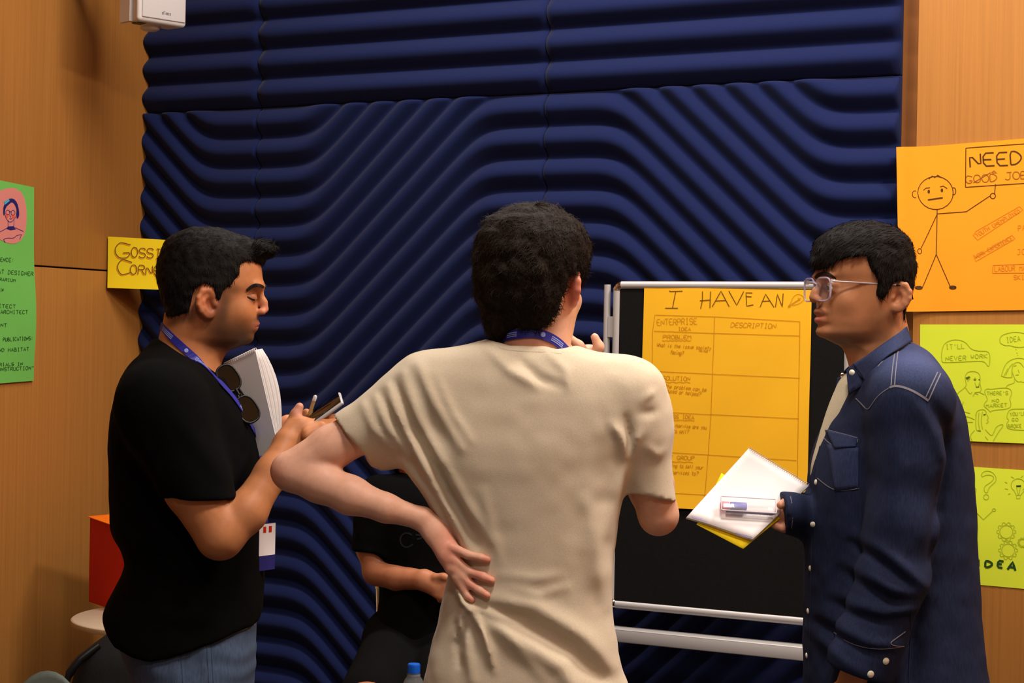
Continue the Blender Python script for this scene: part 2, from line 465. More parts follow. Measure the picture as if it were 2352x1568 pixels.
# upper lime poster
sh = Sheet(wpt(0, 0, RD + .003), N, 4.6 / F, lambda x, y: .001 + .002 * math.sin(x * .02))
pr = paper_root('poster', sh, 2230, 880, 'lime green poster with a bald man drawing and IT\'LL NEVER WORK speech bubble', 'poster')
sh.card('sheet', [(2113, 745), (2420, 745), (2420, 1021), (2113, 1008)], M['lime_card'], parent=pr)
k = []
def Q(x, y): return (2080 + x / 4.9, 720 + y / 4.9)
def QL(*p): return [tuple(q) for q in chaikin([Q(*v) for v in p], 2)]
k += [QL((410, 540), (402, 440), (430, 340), (500, 300), (580, 290), (660, 310), (705, 350), (730, 390), (800, 420), (930, 418), (955, 470), (950, 560), (935, 600), (900, 545), (850, 530), (440, 552), (410, 540))]
T(k, "IT'LL", *Q(450, 400), *Q(670, 388), 11); T(k, 'NEVER', *Q(445, 530), *Q(690, 520), 10); T(k, 'WORK', *Q(730, 505), *Q(930, 498), 9)
T(k, 'IDEA', *Q(1135, 325), *Q(1300, 305), 12)
k += [QL((1070, 330), (1060, 280), (1090, 240), (1150, 220), (1220, 205), (1330, 215), (1400, 260), (1400, 340), (1330, 380), (1230, 375), (1180, 355), (1120, 360), (1070, 330)), [Q(1240, 400), Q(1250, 405)], [Q(1250, 440), Q(1262, 442)], [Q(1260, 465), Q(1268, 467)]]
k += [QL((680, 770), (670, 700), (700, 655), (770, 645), (830, 665), (845, 720), (838, 790), (855, 830), (850, 880), (780, 885)), QL((680, 770), (690, 800), (660, 840), (590, 890), (560, 940)), QL((670, 820), (730, 910), (750, 880)), QL((760, 930), (780, 890), (820, 910)), QL((830, 880), (890, 910)), QL((690, 720), (720, 700), (735, 720), (700, 760)), QL((765, 745), (785, 715), (800, 745)), QL((785, 775), (790, 800), (810, 830), (835, 800), (830, 780)), [Q(655, 990), Q(620, 1060)], QL((600, 1085), (690, 1110), (730, 1120)), QL((620, 1150), (700, 1155), (780, 1190)), QL((640, 1220), (760, 1220))]
k += [QL((790, 1150), (800, 1100), (850, 1075), (900, 1080), (915, 1120)), QL((800, 1120), (790, 1220), (800, 1320), (850, 1320)), QL((830, 1110), (820, 1220), (840, 1310)), QL((870, 1100), (850, 1200), (870, 1300)), QL((915, 1130), (940, 1170), (920, 1190), (940, 1215), (910, 1235)), QL((750, 1430), (725, 1370), (780, 1310)), QL((900, 1300), (970, 1380), (1000, 1330), (1020, 1270), (1090, 1240), (1105, 1260), (1060, 1310), (990, 1430)), QL((900, 1380), (930, 1420))]
k += [QL((900, 900), (890, 860), (930, 840), (960, 850), (1120, 828), (1190, 850), (1200, 900), (1170, 960), (1190, 1000), (1180, 1070), (970, 1085), (960, 1110), (940, 1080), (880, 1040), (900, 990), (930, 970), (900, 900)), QL((1150, 1120), (1180, 1070), (1340, 1070)), QL((1150, 1120), (1140, 1180), (1170, 1190), (1135, 1240), (1150, 1300), (1340, 1310))]
T(k, "THERE'S", *Q(915, 915), *Q(1160, 910), 8); T(k, 'NO', *Q(970, 995), *Q(1060, 993), 7); T(k, 'MARKET', *Q(905, 1055), *Q(1150, 1045), 8)
T(k, "YOU'LL", *Q(1175, 1150), *Q(1360, 1140), 8); T(k, 'GO', *Q(1195, 1210), *Q(1275, 1205), 7); T(k, 'BROKE', *Q(1150, 1285), *Q(1310, 1280), 8)
k += [QL((1080, 700), (1110, 600), (1150, 540), (1230, 500), (1330, 500), (1400, 560)), QL((1080, 700), (1140, 720), (1200, 715)), QL((1200, 715), (1200, 600), (1230, 550), (1290, 545), (1330, 600)), QL((1200, 640), (1220, 710), (1260, 770), (1310, 760)), QL((1130, 690), (1170, 600), (1210, 560)), QL((1110, 700), (1150, 620)), QL((1220, 590), (1250, 580)), QL((1270, 630), (1280, 665)), QL((1240, 690), (1275, 685)), QL((1225, 735), (1230, 780), (1150, 800), (1130, 830)), QL((1310, 770), (1400, 770))]
sh.strokes('drawing', k, 1.5, M['ink_green'], pr)
sh.strokes('drawing', [QL((690, 740), (720, 715)), QL((680, 725), (725, 712)), QL((775, 745), (792, 745)), QL((825, 742), (842, 742)), QL((795, 825), (830, 822)), QL((880, 1140), (905, 1130)), QL((815, 1315), (850, 1320))], 2.8, mat('pencil_dark', (84, 98, 24), .7), pr)
# lower lime poster
sh = Sheet(wpt(0, 0, RD + .003), N, 4.55 / F, lambda x, y: .001 + .002 * math.sin(y * .017))
pr = paper_root('poster', sh, 2290, 1200, 'lime green poster with question mark, light bulb, gears and bold IDEA', 'poster')
sh.card('sheet', [(2130, 1065), (2420, 1084), (2420, 1358), (2130, 1332)], M['lime_card'], parent=pr)
def Q(x, y): return (2180 + x / 5.227, 1060 + y / 5.227)
k = []
k += [QL((400, 180), (385, 150), (420, 115), (470, 108), (530, 130), (570, 190), (560, 240), (500, 290), (475, 320), (465, 370), (435, 370), (420, 330), (430, 290), (480, 260), (530, 220), (540, 185), (510, 160), (450, 155), (400, 180))]
k += [circle(*Q(447, 422), 6, 6)]
k += [[(p[0], p[1]) for p in circle(*Q(830, 280), 16, 15, 130, 410)], [Q(780, 340), Q(810, 400)], [Q(900, 350), Q(860, 400)], [Q(810, 400), Q(812, 440), Q(852, 440), Q(860, 400), Q(810, 400)], [Q(810, 295), Q(830, 390)], [Q(860, 295), Q(840, 390)], [Q(670, 240), Q(700, 255)], [Q(672, 322), Q(710, 330)], [Q(712, 390), Q(738, 378)], [Q(745, 178), Q(780, 196)], [Q(865, 188), Q(890, 165)]]
def gear(cx, cy, r, n=10):
    p = []
    for i in range(n):
        for da, rr in ((-.3, r), (-.2, r * 1.2), (.2, r * 1.2), (.3, r)):
            a = 2 * math.pi * (i + da) / n; p.append((cx + rr * math.cos(a), cy + rr * math.sin(a)))
    return p + [p[0]]
for (cx, cy, r) in ((690, 838, 95), (712, 1060, 95), (885, 968, 50)):
    g = Q(cx, cy); k += [gear(g[0], g[1], r / 5.227), circle(g[0], g[1], r * .82 / 5.227)]
k += [[Q(305, 580), Q(415, 692), Q(525, 590)], circle(*Q(542, 576), 4, 3), QL((240, 240), (300, 300), (290, 420), (250, 480)), QL((295, 310), (330, 320), (320, 370), (300, 370)), QL((260, 510), (310, 640), (310, 800), (290, 880))]
k += [[Q(265, y), Q(305, y - 6)] for y in (580, 630, 675, 720, 760, 805, 850)]
sh.strokes('drawing', k, 1.5, M['ink_green'], pr)
b = []
T(b, 'I', *Q(335, 1255), *Q(375, 1255), 16, fill=.1); T(b, 'D', *Q(425, 1260), *Q(525, 1265), 14, fill=.8); T(b, 'E', *Q(572, 1260), *Q(650, 1275), 15, fill=.8); T(b, 'A', *Q(695, 1290), *Q(805, 1308), 19, fill=.85)
sh.strokes('lettering', b, 5.2, M['ink_dark_green'], pr, .001); sh.strokes('drawing', [[Q(808, 292), Q(866, 290)]], 3.5, M['ink_dark_green'], pr, .001)
# green portrait poster on the left wall
sh = Sheet(lpt(0, 0, .022), U, 5.0 / F, lambda x, y: .004 + .010 * math.sin((y - 570) / 100.0) ** 2 * min(1, max(0, (x + 10) / 80)) * (1 if y > 570 else 0))
pr = paper_root('poster', sh, 30, 650, 'green poster with a pink oval portrait and handwritten profile list', 'poster')
sh.card('sheet', [(-110, 392), (76, 430), (75, 874), (-110, 889)], M['green_card'], parent=pr, nx=10, ny=40)
def Q(x, y): return (x / 3.136, 400 + y / 3.136)
def QL(*p): return [tuple(q) for q in chaikin([Q(*v) for v in p], 2)]
ov = chaikin([Q(*v) for v in ((-60, 140), (40, 98), (110, 100), (165, 150), (186, 260), (182, 380), (160, 460), (110, 502), (40, 498), (-40, 450), (-90, 300))], 2, True)
sh.patch('portrait_oval', [tuple(q) for q in ov], M['pink'], pr, .0009)
hair = chaikin([Q(*v) for v in ((15, 225), (45, 178), (85, 172), (115, 205), (128, 260), (128, 310), (108, 325), (112, 260), (95, 215), (75, 200), (60, 212), (30, 240), (22, 300), (12, 290))], 1, True)
sh.patch('printed_hair', [tuple(q) for q in hair], M['navy_print'], pr, .0016)
sh.patch('printed_collar', [Q(48, 376), Q(90, 374), Q(104, 398), Q(66, 404), (Q(34, 392))], M['navy_print'], pr, .0016)
sh.patch('printed_hair_clip', [Q(18, 198), Q(52, 178), Q(60, 192), Q(22, 222)], M['cyan_print'], pr, .0021)
for cx, cy in ((40, 300), (86, 305)): sh.patch('printed_cheek', circle(*Q(cx, cy), 3.4, 5, n=12)[:-1], M['red_print'], pr, .0016)
sh.strokes('printed_outline', [QL((22, 240), (24, 290), (40, 330), (66, 350), (92, 325), (108, 300), (112, 250)), circle(*Q(46, 275), 4.5, 5.5), circle(*Q(84, 278), 4.5, 5.5), QL((55, 272), (62, 268), (74, 272)), QL((-60, 440), (0, 410), (48, 385)), QL((100, 385), (160, 412)), QL((15, 470), (40, 458), (90, 462), (110, 440), (145, 435)), QL((15, 470), (30, 492)), QL((145, 435), (132, 470)), [Q(48, 330), Q(48, 376)], [Q(92, 330), Q(90, 374)], QL((60, 320), (68, 323), (76, 320)), QL((60, 290), (64, 308), (70, 308))], 1.5, M['navy_print'], pr, .0016)
k = []
for tx, a, b_, h in (('EXPERIENCE:', (-130, 625), (92, 632), 9), ('HABITAT DESIGNER', (-140, 705), (228, 732), 9), ('AT TERRARIUM', (-130, 760), (100, 775), 7), ('ARCHITECT IN', (-120, 835), (14, 845), 7), ('ARCHITECT', (-120, 955), (98, 965), 8), ('SIMULATION ARCHITECT', (-240, 1000), (180, 1005), 8), ('CONSULTANT', (-200, 1090), (38, 1100), 8), ('PUBLICATIONS:', (10, 1202), (218, 1192), 8), ('SPACE AND HABITAT', (-170, 1285), (195, 1270), 8), ('"MATERIALS IN', (-120, 1385), (155, 1375), 7), ('HABITAT CONSTRUCTION"', (-220, 1428), (238, 1405), 8)):
    T(k, tx, *Q(*a), *Q(*b_), h)
k = [s for s in k if min(p[0] for p in s) > -100 and max(p[0] for p in s) < 74]
sh.strokes('lettering', k, 1.5, mat('ink_on_green', (46, 92, 36), .7), pr, .001)
# yellow GOSSIP CORNER sheet across the corner
cpx = 335
A_ = hit(247, 600, lpt(0, 0, .022), U)
B_ = hit(445, 600, wpt(0, 0, .062), N)
ga = (B_ - A_); ga[2] = 0; ga /= np.linalg.norm(ga)
gn = np.cross(ga, ZV)
gn = gn if gn[1] < 0 else -gn
sh = Sheet(A_ + gn * .004, gn, 5.8 / F, lambda x, y: .012 * math.sin(max(0, min(1, (x - 247) / 190)) * math.pi) + .006 * max(0, (y - 600) / 60) ** 2)
pr = paper_root('sign_sheet', sh, 330, 605, 'yellow GOSSIP CORNER sheet taped across the wall corner behind a dark-haired head', 'sign')
sh.card('sheet', [(248, 543), (442, 555), (440, 668), (247, 661)], M['yellow_card'], parent=pr, nx=20, ny=10)
k = []
T(k, 'G', 264, 594, 304, 592, 35, fill=.9); T(k, 'OSSI', 300, 590, 372, 594, 22, fill=.8); T(k, 'P', 366, 596, 402, 598, 34, fill=.8)
T(k, 'C', 268, 630, 304, 632, 34, fill=.9); T(k, 'ORNER', 298, 629, 388, 633, 21, fill=.8)
sh.strokes('letter_shading', [[(x - 1.6, y + 2.2) for x, y in s] for s in k], 2.6, M['ink_orange'], pr, .0008)
sh.strokes('lettering', k, 1.5, mat('ink_on_yellow', (92, 84, 22), .7), pr, .0014)
# ------------------------------------------------------------------ presentation board on its stand
BN, BU = N, U
bp0 = P(1680, 784, 4.72)
def bhit(px, py, d=0.0): return hit(px, py, bp0 + BN * d, BN)
BL = float(np.dot(bhit(1412, 1000) - bp0, BU)); BR = BL + .662
BT = bhit(1412, 655)[2]; BB = bhit(1412, 1386)[2]
def bpt(a, z, d=0.0):
    q = bp0 + BU * a + BN * d; return np.array((q[0], q[1], z))
bd = empty('presentation_board', (bpt((BL + BR) / 2, 0)), 'black felt presentation board with grey tube frame behind the tan t-shirt', 'board')
MB().box(bpt((BL + BR) / 2, (BT + BB) / 2), BU * (BR - BL) / 2, BN * .006, ZV * (BT - BB) / 2).build('felt_panel', M['felt'], bd)
R_ = .0115
for nm, a, b_ in (('frame_tube', bpt(BL + .012, BT), bpt(BR - .012, BT)), ('frame_tube', bpt(BL + .012, BB), bpt(BR - .012, BB)), ('frame_tube', bpt(BL, BB + .012), bpt(BL, BT - .012)), ('frame_tube', bpt(BR, BB + .012), bpt(BR, BT - .012))):
    MB().tube([a, b_], R_, 18).build(nm, M['alu'], bd, True)
for a, z, sa, sz in ((BL, BT, 1, -1), (BR, BT, -1, -1), (BL, BB, 1, 1), (BR, BB, -1, 1)):
    pts = [bpt(a + sa * (.014 - .014 * math.sin(t)), z + sz * (.014 - .014 * math.cos(t))) for t in np.linspace(0, math.pi / 2, 7)]
    MB().tube(pts, R_ * 1.06, 16).build('corner_cap', M['chrome'], bd, True)
z2 = hit(1412, 1455, bp0 + BN * .03, BN)[2]
for sa in (BL - .034, BR + .034):
    MB().tube([bpt(sa, .03, -.008), bpt(sa, BT + .002, -.008)], .0095, 16).build('stand_post', M['alu'], bd, True)
    dz = hit(1393, 750, bp0, BN)[2]
    MB().box(bpt(sa + (.017 if sa < 0 else -.017), dz, -.004), BU * .009, BN * .006, ZV * .029).build('clamp', M['alu'], bd)
    MB().box(bpt(sa, .018, 0), BU * .02, BN * .28, ZV * .014).build('foot', M['alu'], bd)
tray = MB()
tray.box(bpt((BL + BR) / 2, z2 - .004, .03), BU * ((BR - BL) / 2 + .05), BN * .004, ZV * .018)
tray.box(bpt((BL + BR) / 2, z2 + .012, .008), BU * ((BR - BL) / 2 + .05), BN * .026, ZV * .003)
bevel(tray.build('pen_tray', M['alu'], bd), .003, 2)
# yellow chart on the board
sh = Sheet(bp0 + BN * .008, BN, 4.7 / F, lambda x, y: .0008 + .0015 * math.sin((x + y) * .013) ** 2 + max(0, (y - 1090) / 80) ** 2 * .004)
pr = paper_root('chart_sheet', sh, 1660, 920, 'amber yellow I HAVE AN IDEA chart pinned on the black board', 'chart')
sh.card('sheet', [(1480, 660), (1865, 666), (1853, 1182), (1467, 1162)], M['amber_card'], parent=pr, nx=12, ny=24)
k = []
def Q(x, y): return (1480 + x / 5.88, 650 + y / 5.88)
k += [[Q(340, 100), Q(350, 112), Q(520, 108)], [Q(428, 112), Q(408, 215), Q(385, 335)], [Q(285, 337), Q(460, 338)], [Q(790, 112), Q(790, 230), Q(765, 345)], [Q(900, 112), Q(890, 335)], [Q(755, 237), Q(900, 227)], [Q(920, 320), Q(1040, 106), Q(1150, 318)], [Q(965, 240), Q(1110, 232)], [Q(1145, 104), Q(1250, 298), Q(1345, 112)], [Q(1462, 132), Q(1375, 130), Q(1385, 310), Q(1476, 292)], [Q(1370, 180), Q(1450, 184)], [Q(1565, 325), Q(1640, 148), Q(1755, 325)], [Q(1590, 245), Q(1705, 240)], [Q(1775, 325), Q(1800, 148), Q(1868, 325), Q(1878, 140)]]
sh.strokes('title_lettering', k, 1.9, mat('ink_on_amber', (112, 72, 12), .7), pr)
k = [[tuple(q) for q in chaikin([Q(*v) for v in ((1945, 325), (1990, 250), (2010, 190), (2070, 145), (2130, 160), (2165, 200), (2140, 250), (2080, 285), (2010, 300))], 2)], [Q(1950, 310), Q(2120, 200)], [Q(1960, 320), Q(2100, 225)], [Q(2080, 195), Q(2110, 230)], [Q(1945, 300), Q(1980, 320), Q(1950, 330)]]
k += [[(1505, 723), (1640, 727), (1838, 738)], [(1505, 723), (1500, 760), (1495, 1130)], [(1838, 738), (1832, 1100), (1826, 1150)], [(1642, 727), (1634, 950), (1620, 1140)], [(1503, 760), (1640, 765), (1838, 771)], [(1497, 852), (1838, 868)], [(1500, 945), (1836, 961)], [(1500, 1036), (1830, 1057)], [(1500, 1130), (1826, 1146)]]
T(k, 'ENTERPRISE', 1509, 747, 1603, 744, 14, fill=.8); T(k, 'IDEA', 1558, 759, 1588, 759, 8, fill=.8); T(k, 'DESCRIPTION', 1678, 751, 1783, 754, 11, slant=.15, fill=.82)
T(k, 'PROBLEM', 1523, 778, 1589, 778, 9, fill=.82); k.append(wavy(1522, 782, 1588, 782, .8, 14))
T(k, 'What is the issue society', 1509, 795, 1634, 803, 8, slant=.2, fill=.9); T(k, 'facing?', 1540, 812, 1570, 815, 9, slant=.2, fill=.9); T(k, 'mind', 1606, 807, 1626, 809, 6, slant=.2, fill=.9)
T(k, 'SOLUTION', 1522, 872, 1586, 874, 9, fill=.82); k.append(wavy(1514, 877, 1586, 878, 1.2, 9))
T(k, 'How the problem can be', 1506, 888, 1624, 899, 9, slant=.2, fill=.9); T(k, 'reduced or helped?', 1520, 900, 1610, 909, 9, slant=.2, fill=.9)
T(k, 'BUSINESS IDEA', 1504, 960, 1596, 962, 9, fill=.82); k.append(wavy(1504, 964, 1596, 965, .8, 9))
T(k, 'What product/service are you', 1494, 976, 1624, 985, 8, slant=.2, fill=.9); T(k, 'going to sell?', 1522, 992, 1582, 995, 9, slant=.2, fill=.9)
T(k, 'TARGET GROUP', 1498, 1053, 1596, 1056, 9, fill=.82); k.append(wavy(1504, 1059, 1592, 1061, .8, 9))
T(k, 'Who are you going to sell your', 1478, 1067, 1616, 1077, 8, slant=.2, fill=.9); T(k, 'products/services to?', 1498, 1086, 1604, 1091, 9, slant=.2, fill=.9)
sh.strokes('table_lettering', k, 1.15, M['ink_soft'], pr)

# ------------------------------------------------------------------ wall loudspeaker in the corner
sp_c = P(357, -15, 5.42)
sa_ = math.radians(42)
fx = np.array((math.cos(sa_), math.sin(sa_), 0)); fyt = np.array((math.sin(sa_), -math.cos(sa_), 0)); fz = ZV
spk = empty('wall_loudspeaker', P(357, 60, 5.55), 'white wall loudspeaker mounted in the upper corner', 'loudspeaker')
sp_z = P(360, 60, 5.42)[2]
def spv(a, d, h):
    q = sp_c + fx * a + fyt * d; return np.array((q[0], q[1], sp_z + h))
prof = [(-.088, .045), (.088, .045), (.070, -.035), (-.070, -.035)]
b = MB()
b.add([spv(a, d, 0) for a, d in prof] + [spv(a, d, .34) for a, d in prof], [(3, 2, 1, 0), (4, 5, 6, 7), (0, 1, 5, 4), (1, 2, 6, 5), (2, 3, 7, 6), (3, 0, 4, 7)])
bevel(b.build('cabinet', M['white_plastic'], spk), .012, 4)
o = MB().box(spv(.004, .0455, .172), fx * .076, fyt * .0035, fz * .158).build('grille', M['speaker_grille'], spk); bevel(o, .003, 3)
b = MB()
for i, ch in enumerate('afineco'):
    for st in GL[ch].split('|'):
        b.ribbon([spv(.012 + (i - 3.5) * .0046 + int(p[0]) / 4 * .0038, 0.0492, .030 + (int(p[1]) - 2) / 6 * .011) for p in st.split()], .0013, fyt, .0004)
tag(b.build('badge', M['grey_plastic'], spk), kind='stuff')
MB().box(spv(-.083, -.03, .16), fx * .006, fyt * .03, fz * .155).build('bracket', M['white_plastic'], spk)
MB().lathe(spv(-.005, -.02, -.014), [(.0, 0), (.022, .001), (.030, .006), (.030, .018)], 24, fz).build('swivel_knob', M['white_plastic'], spk, True)
MB().box(spv(-.060, .008, .0005), fx * .014, fyt * .018, fz * .002).build('socket', M['black_plastic'], spk)
q2 = spv(-.04, -.055, .28); q = lpt(float(np.dot(q2 - C0, N)), q2[2], .02)
MB().tube([q2, (q2 + q) / 2, q], .018, 12).build('wall_arm', M['white_plastic'], spk, True)

# ------------------------------------------------------------------ round side table, card box on it, pencil
tc_ = P(378, 1416, 5.1); TZ = tc_[2]; TRD = .266
tb = empty('round_side_table', (tc_[0], tc_[1], 0), 'small round beige side table in the corner behind the black t-shirt', 'table')
MB().lathe((tc_[0], tc_[1], TZ - .018), [(TRD - .006, 0), (TRD, .004), (TRD, .014), (TRD - .004, .018)], 72).build('table_top', M['table'], tb, True)
MB().lathe((tc_[0], tc_[1], TZ - .0165), [(TRD + .0004, 0), (TRD + .001, .002), (TRD + .001, .012), (TRD + .0004, .0135)], 72).build('edge_band', M['table_edge'], tb, True)
MB().lathe((tc_[0], tc_[1], 0), [(.2, 0), (.2, .012), (.05, .022), (.025, .03), (.025, TZ - .03), (.09, TZ - .02), (.09, TZ - .018)], 32).build('pedestal', M['alu'], tb, True)
# red box: corner posts from the photo
zb = TZ + .001; zt = P(200, 1204, 5.12)[2] - .004
def onz(px, py, z):
    d = P(px, py, 1.0) - np.array((0, 0, CAMZ)); t = (z - CAMZ) / d[2]; return np.array((0, 0, CAMZ)) + d * t
c1 = onz(203, 1381, zb); c2 = onz(290, 1410, zb)
e1 = c2 - c1; e1[2] = 0; wid = np.linalg.norm(e1); e1 /= wid; e2 = np.array((-e1[1], e1[0], 0))
bx = empty('card_box', (c1 + c2) / 2, 'red card box with an open orange top on the round side table', 'box')
D2 = wid * .95
cs = [c1, c2, c2 + e2 * D2, c1 + e2 * D2]
def up(p, h=0): return np.array((p[0], p[1], zt + h))
def slab(name, a, b_, c, d, n, th, m, par):
    vs = [a, b_, c, d] + [v - np.asarray(n) * th for v in (a, b_, c, d)]
    return mesh(name, vs, [(0, 1, 2, 3), (7, 6, 5, 4), (0, 4, 5, 1), (1, 5, 6, 2), (2, 6, 7, 3), (3, 7, 4, 0)], m, par)
n1 = -e2
slab('side_panel', cs[0], cs[1], up(cs[1], -.014), up(cs[0]), n1, .002, M['red_card'], bx)
slab('side_panel', cs[1], cs[2], up(cs[2], .02), up(cs[1], -.014), e1, .002, M['lime_card'], bx)
slab('side_panel', cs[2], cs[3], up(cs[3], .012), up(cs[2], .02), e2, .002, M['red_card'], bx)
slab('side_panel', cs[3], cs[0], up(cs[0]), up(cs[3], .012), -e1, .002, M['lime_card'], bx)
slab('top_flap', up(cs[0], .003) - e1 * .006 - e2 * .006, up(cs[1], -.011) + e1 * .004 - e2 * .004, up(cs[2], .026), up(cs[3], .016), ZV, .002, M['orange_top'], bx)
slab('bottom_panel', cs[0] + ZV * .002, cs[1] + ZV * .002, cs[2] + ZV * .002, cs[3] + ZV * .002, ZV, .001, M['red_card'], bx)
a = onz(247, 1431, TZ + .004); b_ = onz(285, 1421, TZ + .004)
t_ = empty('short_pencil', a, 'thin yellow pencil lying on the round side table', 'pencil')
pd = (b_ - a) / np.linalg.norm(b_ - a)
MB().tube([a + pd * .004, b_], .0032, 6).build('barrel', mat('pencil_paint', (214, 160, 70), .5), t_)
MB().tube([a - pd * .006, a + pd * .004], [.0008, .0032], 6).build('tip', mat('pencil_wood', (150, 100, 56), .6), t_)
# dark backpack on the floor under the table
bgc = P(262, 1600, 4.75)
# ------------------------------------------------------------------ implicit modelling: smooth unions on a grid, surface nets
def v3(*a): return np.array(a, np.float32)
class Field:
    def __init__(s, lo, hi, h):
        s.lo = np.asarray(lo, float) - 2 * h; s.h = h
        s.n = np.ceil((np.asarray(hi, float) + 2 * h - s.lo) / h).astype(int) + 1
        s.D = np.full(tuple(s.n), 9.0, np.float32)
        s.ax = [(s.lo[i] + h * np.arange(s.n[i])).astype(np.float32) for i in range(3)]
    def sub(s, lo, hi):
        a = np.clip(np.floor((np.asarray(lo) - s.lo) / s.h).astype(int), 0, s.n - 1)
        b = np.clip(np.ceil((np.asarray(hi) - s.lo) / s.h).astype(int) + 1, 1, s.n)
        sl = tuple(slice(a[i], max(b[i], a[i] + 1)) for i in range(3))
        X = s.ax[0][sl[0]][:, None, None]; Y = s.ax[1][sl[1]][None, :, None]; Z = s.ax[2][sl[2]][None, None, :]
        return sl, X, Y, Z
    def put(s, d, sl, k, op):
        a = s.D[sl]
        if op == 'u':
            if k > 0:
                h = np.maximum(k - np.abs(a - d), 0) / k
                s.D[sl] = np.minimum(a, d) - h * h * k * .25
            else: s.D[sl] = np.minimum(a, d)
        else:
            d = -d
            if k > 0:
                h = np.maximum(k - np.abs(a - d), 0) / k
                s.D[sl] = np.maximum(a, d) + h * h * k * .25
            else: s.D[sl] = np.maximum(a, d)
    def cap(s, a, b, ra, rb=None, k=.01, op='u', flat=None, cut=None):
        """tapered capsule; flat = (axis, factor): thinner along the axis"""
        rb = ra if rb is None else rb
        a, b = np.asarray(a, float), np.asarray(b, float)
        m = max(ra, rb) + k + 3 * s.h
        sl, X, Y, Z = s.sub(np.minimum(a, b) - m, np.maximum(a, b) + m)
        ba = b - a; L2 = float(ba @ ba) + 1e-12
        px, py, pz = X - a[0], Y - a[1], Z - a[2]
        t = np.clip((px * ba[0] + py * ba[1] + pz * ba[2]) / L2, 0, 1)
        px = px - t * ba[0]; py = py - t * ba[1]; pz = pz - t * ba[2]
        d2 = px * px + py * py + pz * pz
        if flat is not None:
            ax = np.asarray(flat[0], float); ax = ax / np.linalg.norm(ax)
            c = px * ax[0] + py * ax[1] + pz * ax[2]
            d2 = d2 + c * c * (1 / flat[1] ** 2 - 1)
        d = np.sqrt(d2) - (ra + (rb - ra) * t)
        if cut is not None:
            cp, cn = np.asarray(cut[0], float), np.asarray(cut[1], float); cn = cn / np.linalg.norm(cn)
            d = np.maximum(d, (X - cp[0]) * cn[0] + (Y - cp[1]) * cn[1] + (Z - cp[2]) * cn[2])
        s.put(d.astype(np.float32), sl, k, op); return s
    def chain(s, pts, rs, k=.008, op='u', flat=None):
        for i in range(len(pts) - 1):
            s.cap(pts[i], pts[i + 1], rs[i], rs[i + 1], k, op, flat)
        return s
    def ell(s, c, r, k=.01, op='u', R=None):
        c = np.asarray(c, float); r = np.asarray(r, float)
        m = max(r) + k + 3 * s.h
        sl, X, Y, Z = s.sub(c - m, c + m)
        px, py, pz = X - c[0], Y - c[1], Z - c[2]
        if R is not None:
            R = np.asarray(R)
            px, py, pz = (px * R[0][0] + py * R[0][1] + pz * R[0][2], px * R[1][0] + py * R[1][1] + pz * R[1][2], px * R[2][0] + py * R[2][1] + pz * R[2][2])
        k0 = np.sqrt((px / r[0]) ** 2 + (py / r[1]) ** 2 + (pz / r[2]) ** 2)
        k1 = np.sqrt((px / r[0] ** 2) ** 2 + (py / r[1] ** 2) ** 2 + (pz / r[2] ** 2) ** 2) + 1e-9
        s.put((k0 * (k0 - 1) / k1).astype(np.float32), sl, k, op); return s
    def loft(s, rows, fr, k=.01, op='u', p=2.2, egg=0.0, off=0.0, ret=False):
        """rows: (z, u_back, u_front, half width[, v centre]) in frame fr = (origin, forward, left); p exponent"""
        rows = sorted(rows, key=lambda r: r[0])
        A = np.array([(r + (0.0,))[:5] if len(r) == 4 else r for r in rows], float)
        o, fw, lf = fr
        zs = A[:, 0] + o[2]
        m = .03 + k + off
        ext = max(np.abs(A[:, 1:4]).max(), (np.abs(A[:, 4]) + A[:, 3]).max()) * 1.42 + m
        sl, X, Y, Z = s.sub((o[0] - ext, o[1] - ext, zs[0] - m), (o[0] + ext, o[1] + ext, zs[-1] + m))
        z = Z[0, 0]
        def itp(col):
            t = np.linspace(0, 1, 7)[:-1]
            # smooth (monotone-ish) cubic through rows
            x, y = zs, A[:, col]
            d = np.gradient(y, x)
            i = np.clip(np.searchsorted(x, z) - 1, 0, len(x) - 2)
            hh = x[i + 1] - x[i]; tt = np.clip((z - x[i]) / hh, 0, 1)
            return ((2 * tt ** 3 - 3 * tt ** 2 + 1) * y[i] + (tt ** 3 - 2 * tt ** 2 + tt) * hh * d[i] + (-2 * tt ** 3 + 3 * tt ** 2) * y[i + 1] + (tt ** 3 - tt ** 2) * hh * d[i + 1])
        ub, uf, w, vc = (itp(c).astype(np.float32)[None, None, :] for c in (1, 2, 3, 4))
        cu = (ub + uf) / 2; au = np.maximum((uf - ub) / 2, .004) + off; w = np.maximum(w, .004) + off
        uu = (X - o[0]) * fw[0] + (Y - o[1]) * fw[1]
        vv = (X - o[0]) * lf[0] + (Y - o[1]) * lf[1]
        a = (uu - cu) / au
        ww = w * (1 - egg * np.clip(a, -1, 1.2)) if egg else w
        q = (np.abs(a) ** p + np.abs((vv - vc) / ww) ** p) ** (1.0 / p)
        d = (q - 1) * np.minimum(au, w)
        d = np.maximum(d, np.maximum(Z - zs[-1] - off, zs[0] - off - Z))
        d = d.astype(np.float32)
        if ret: return d, sl
        s.put(d, sl, k, op); return s
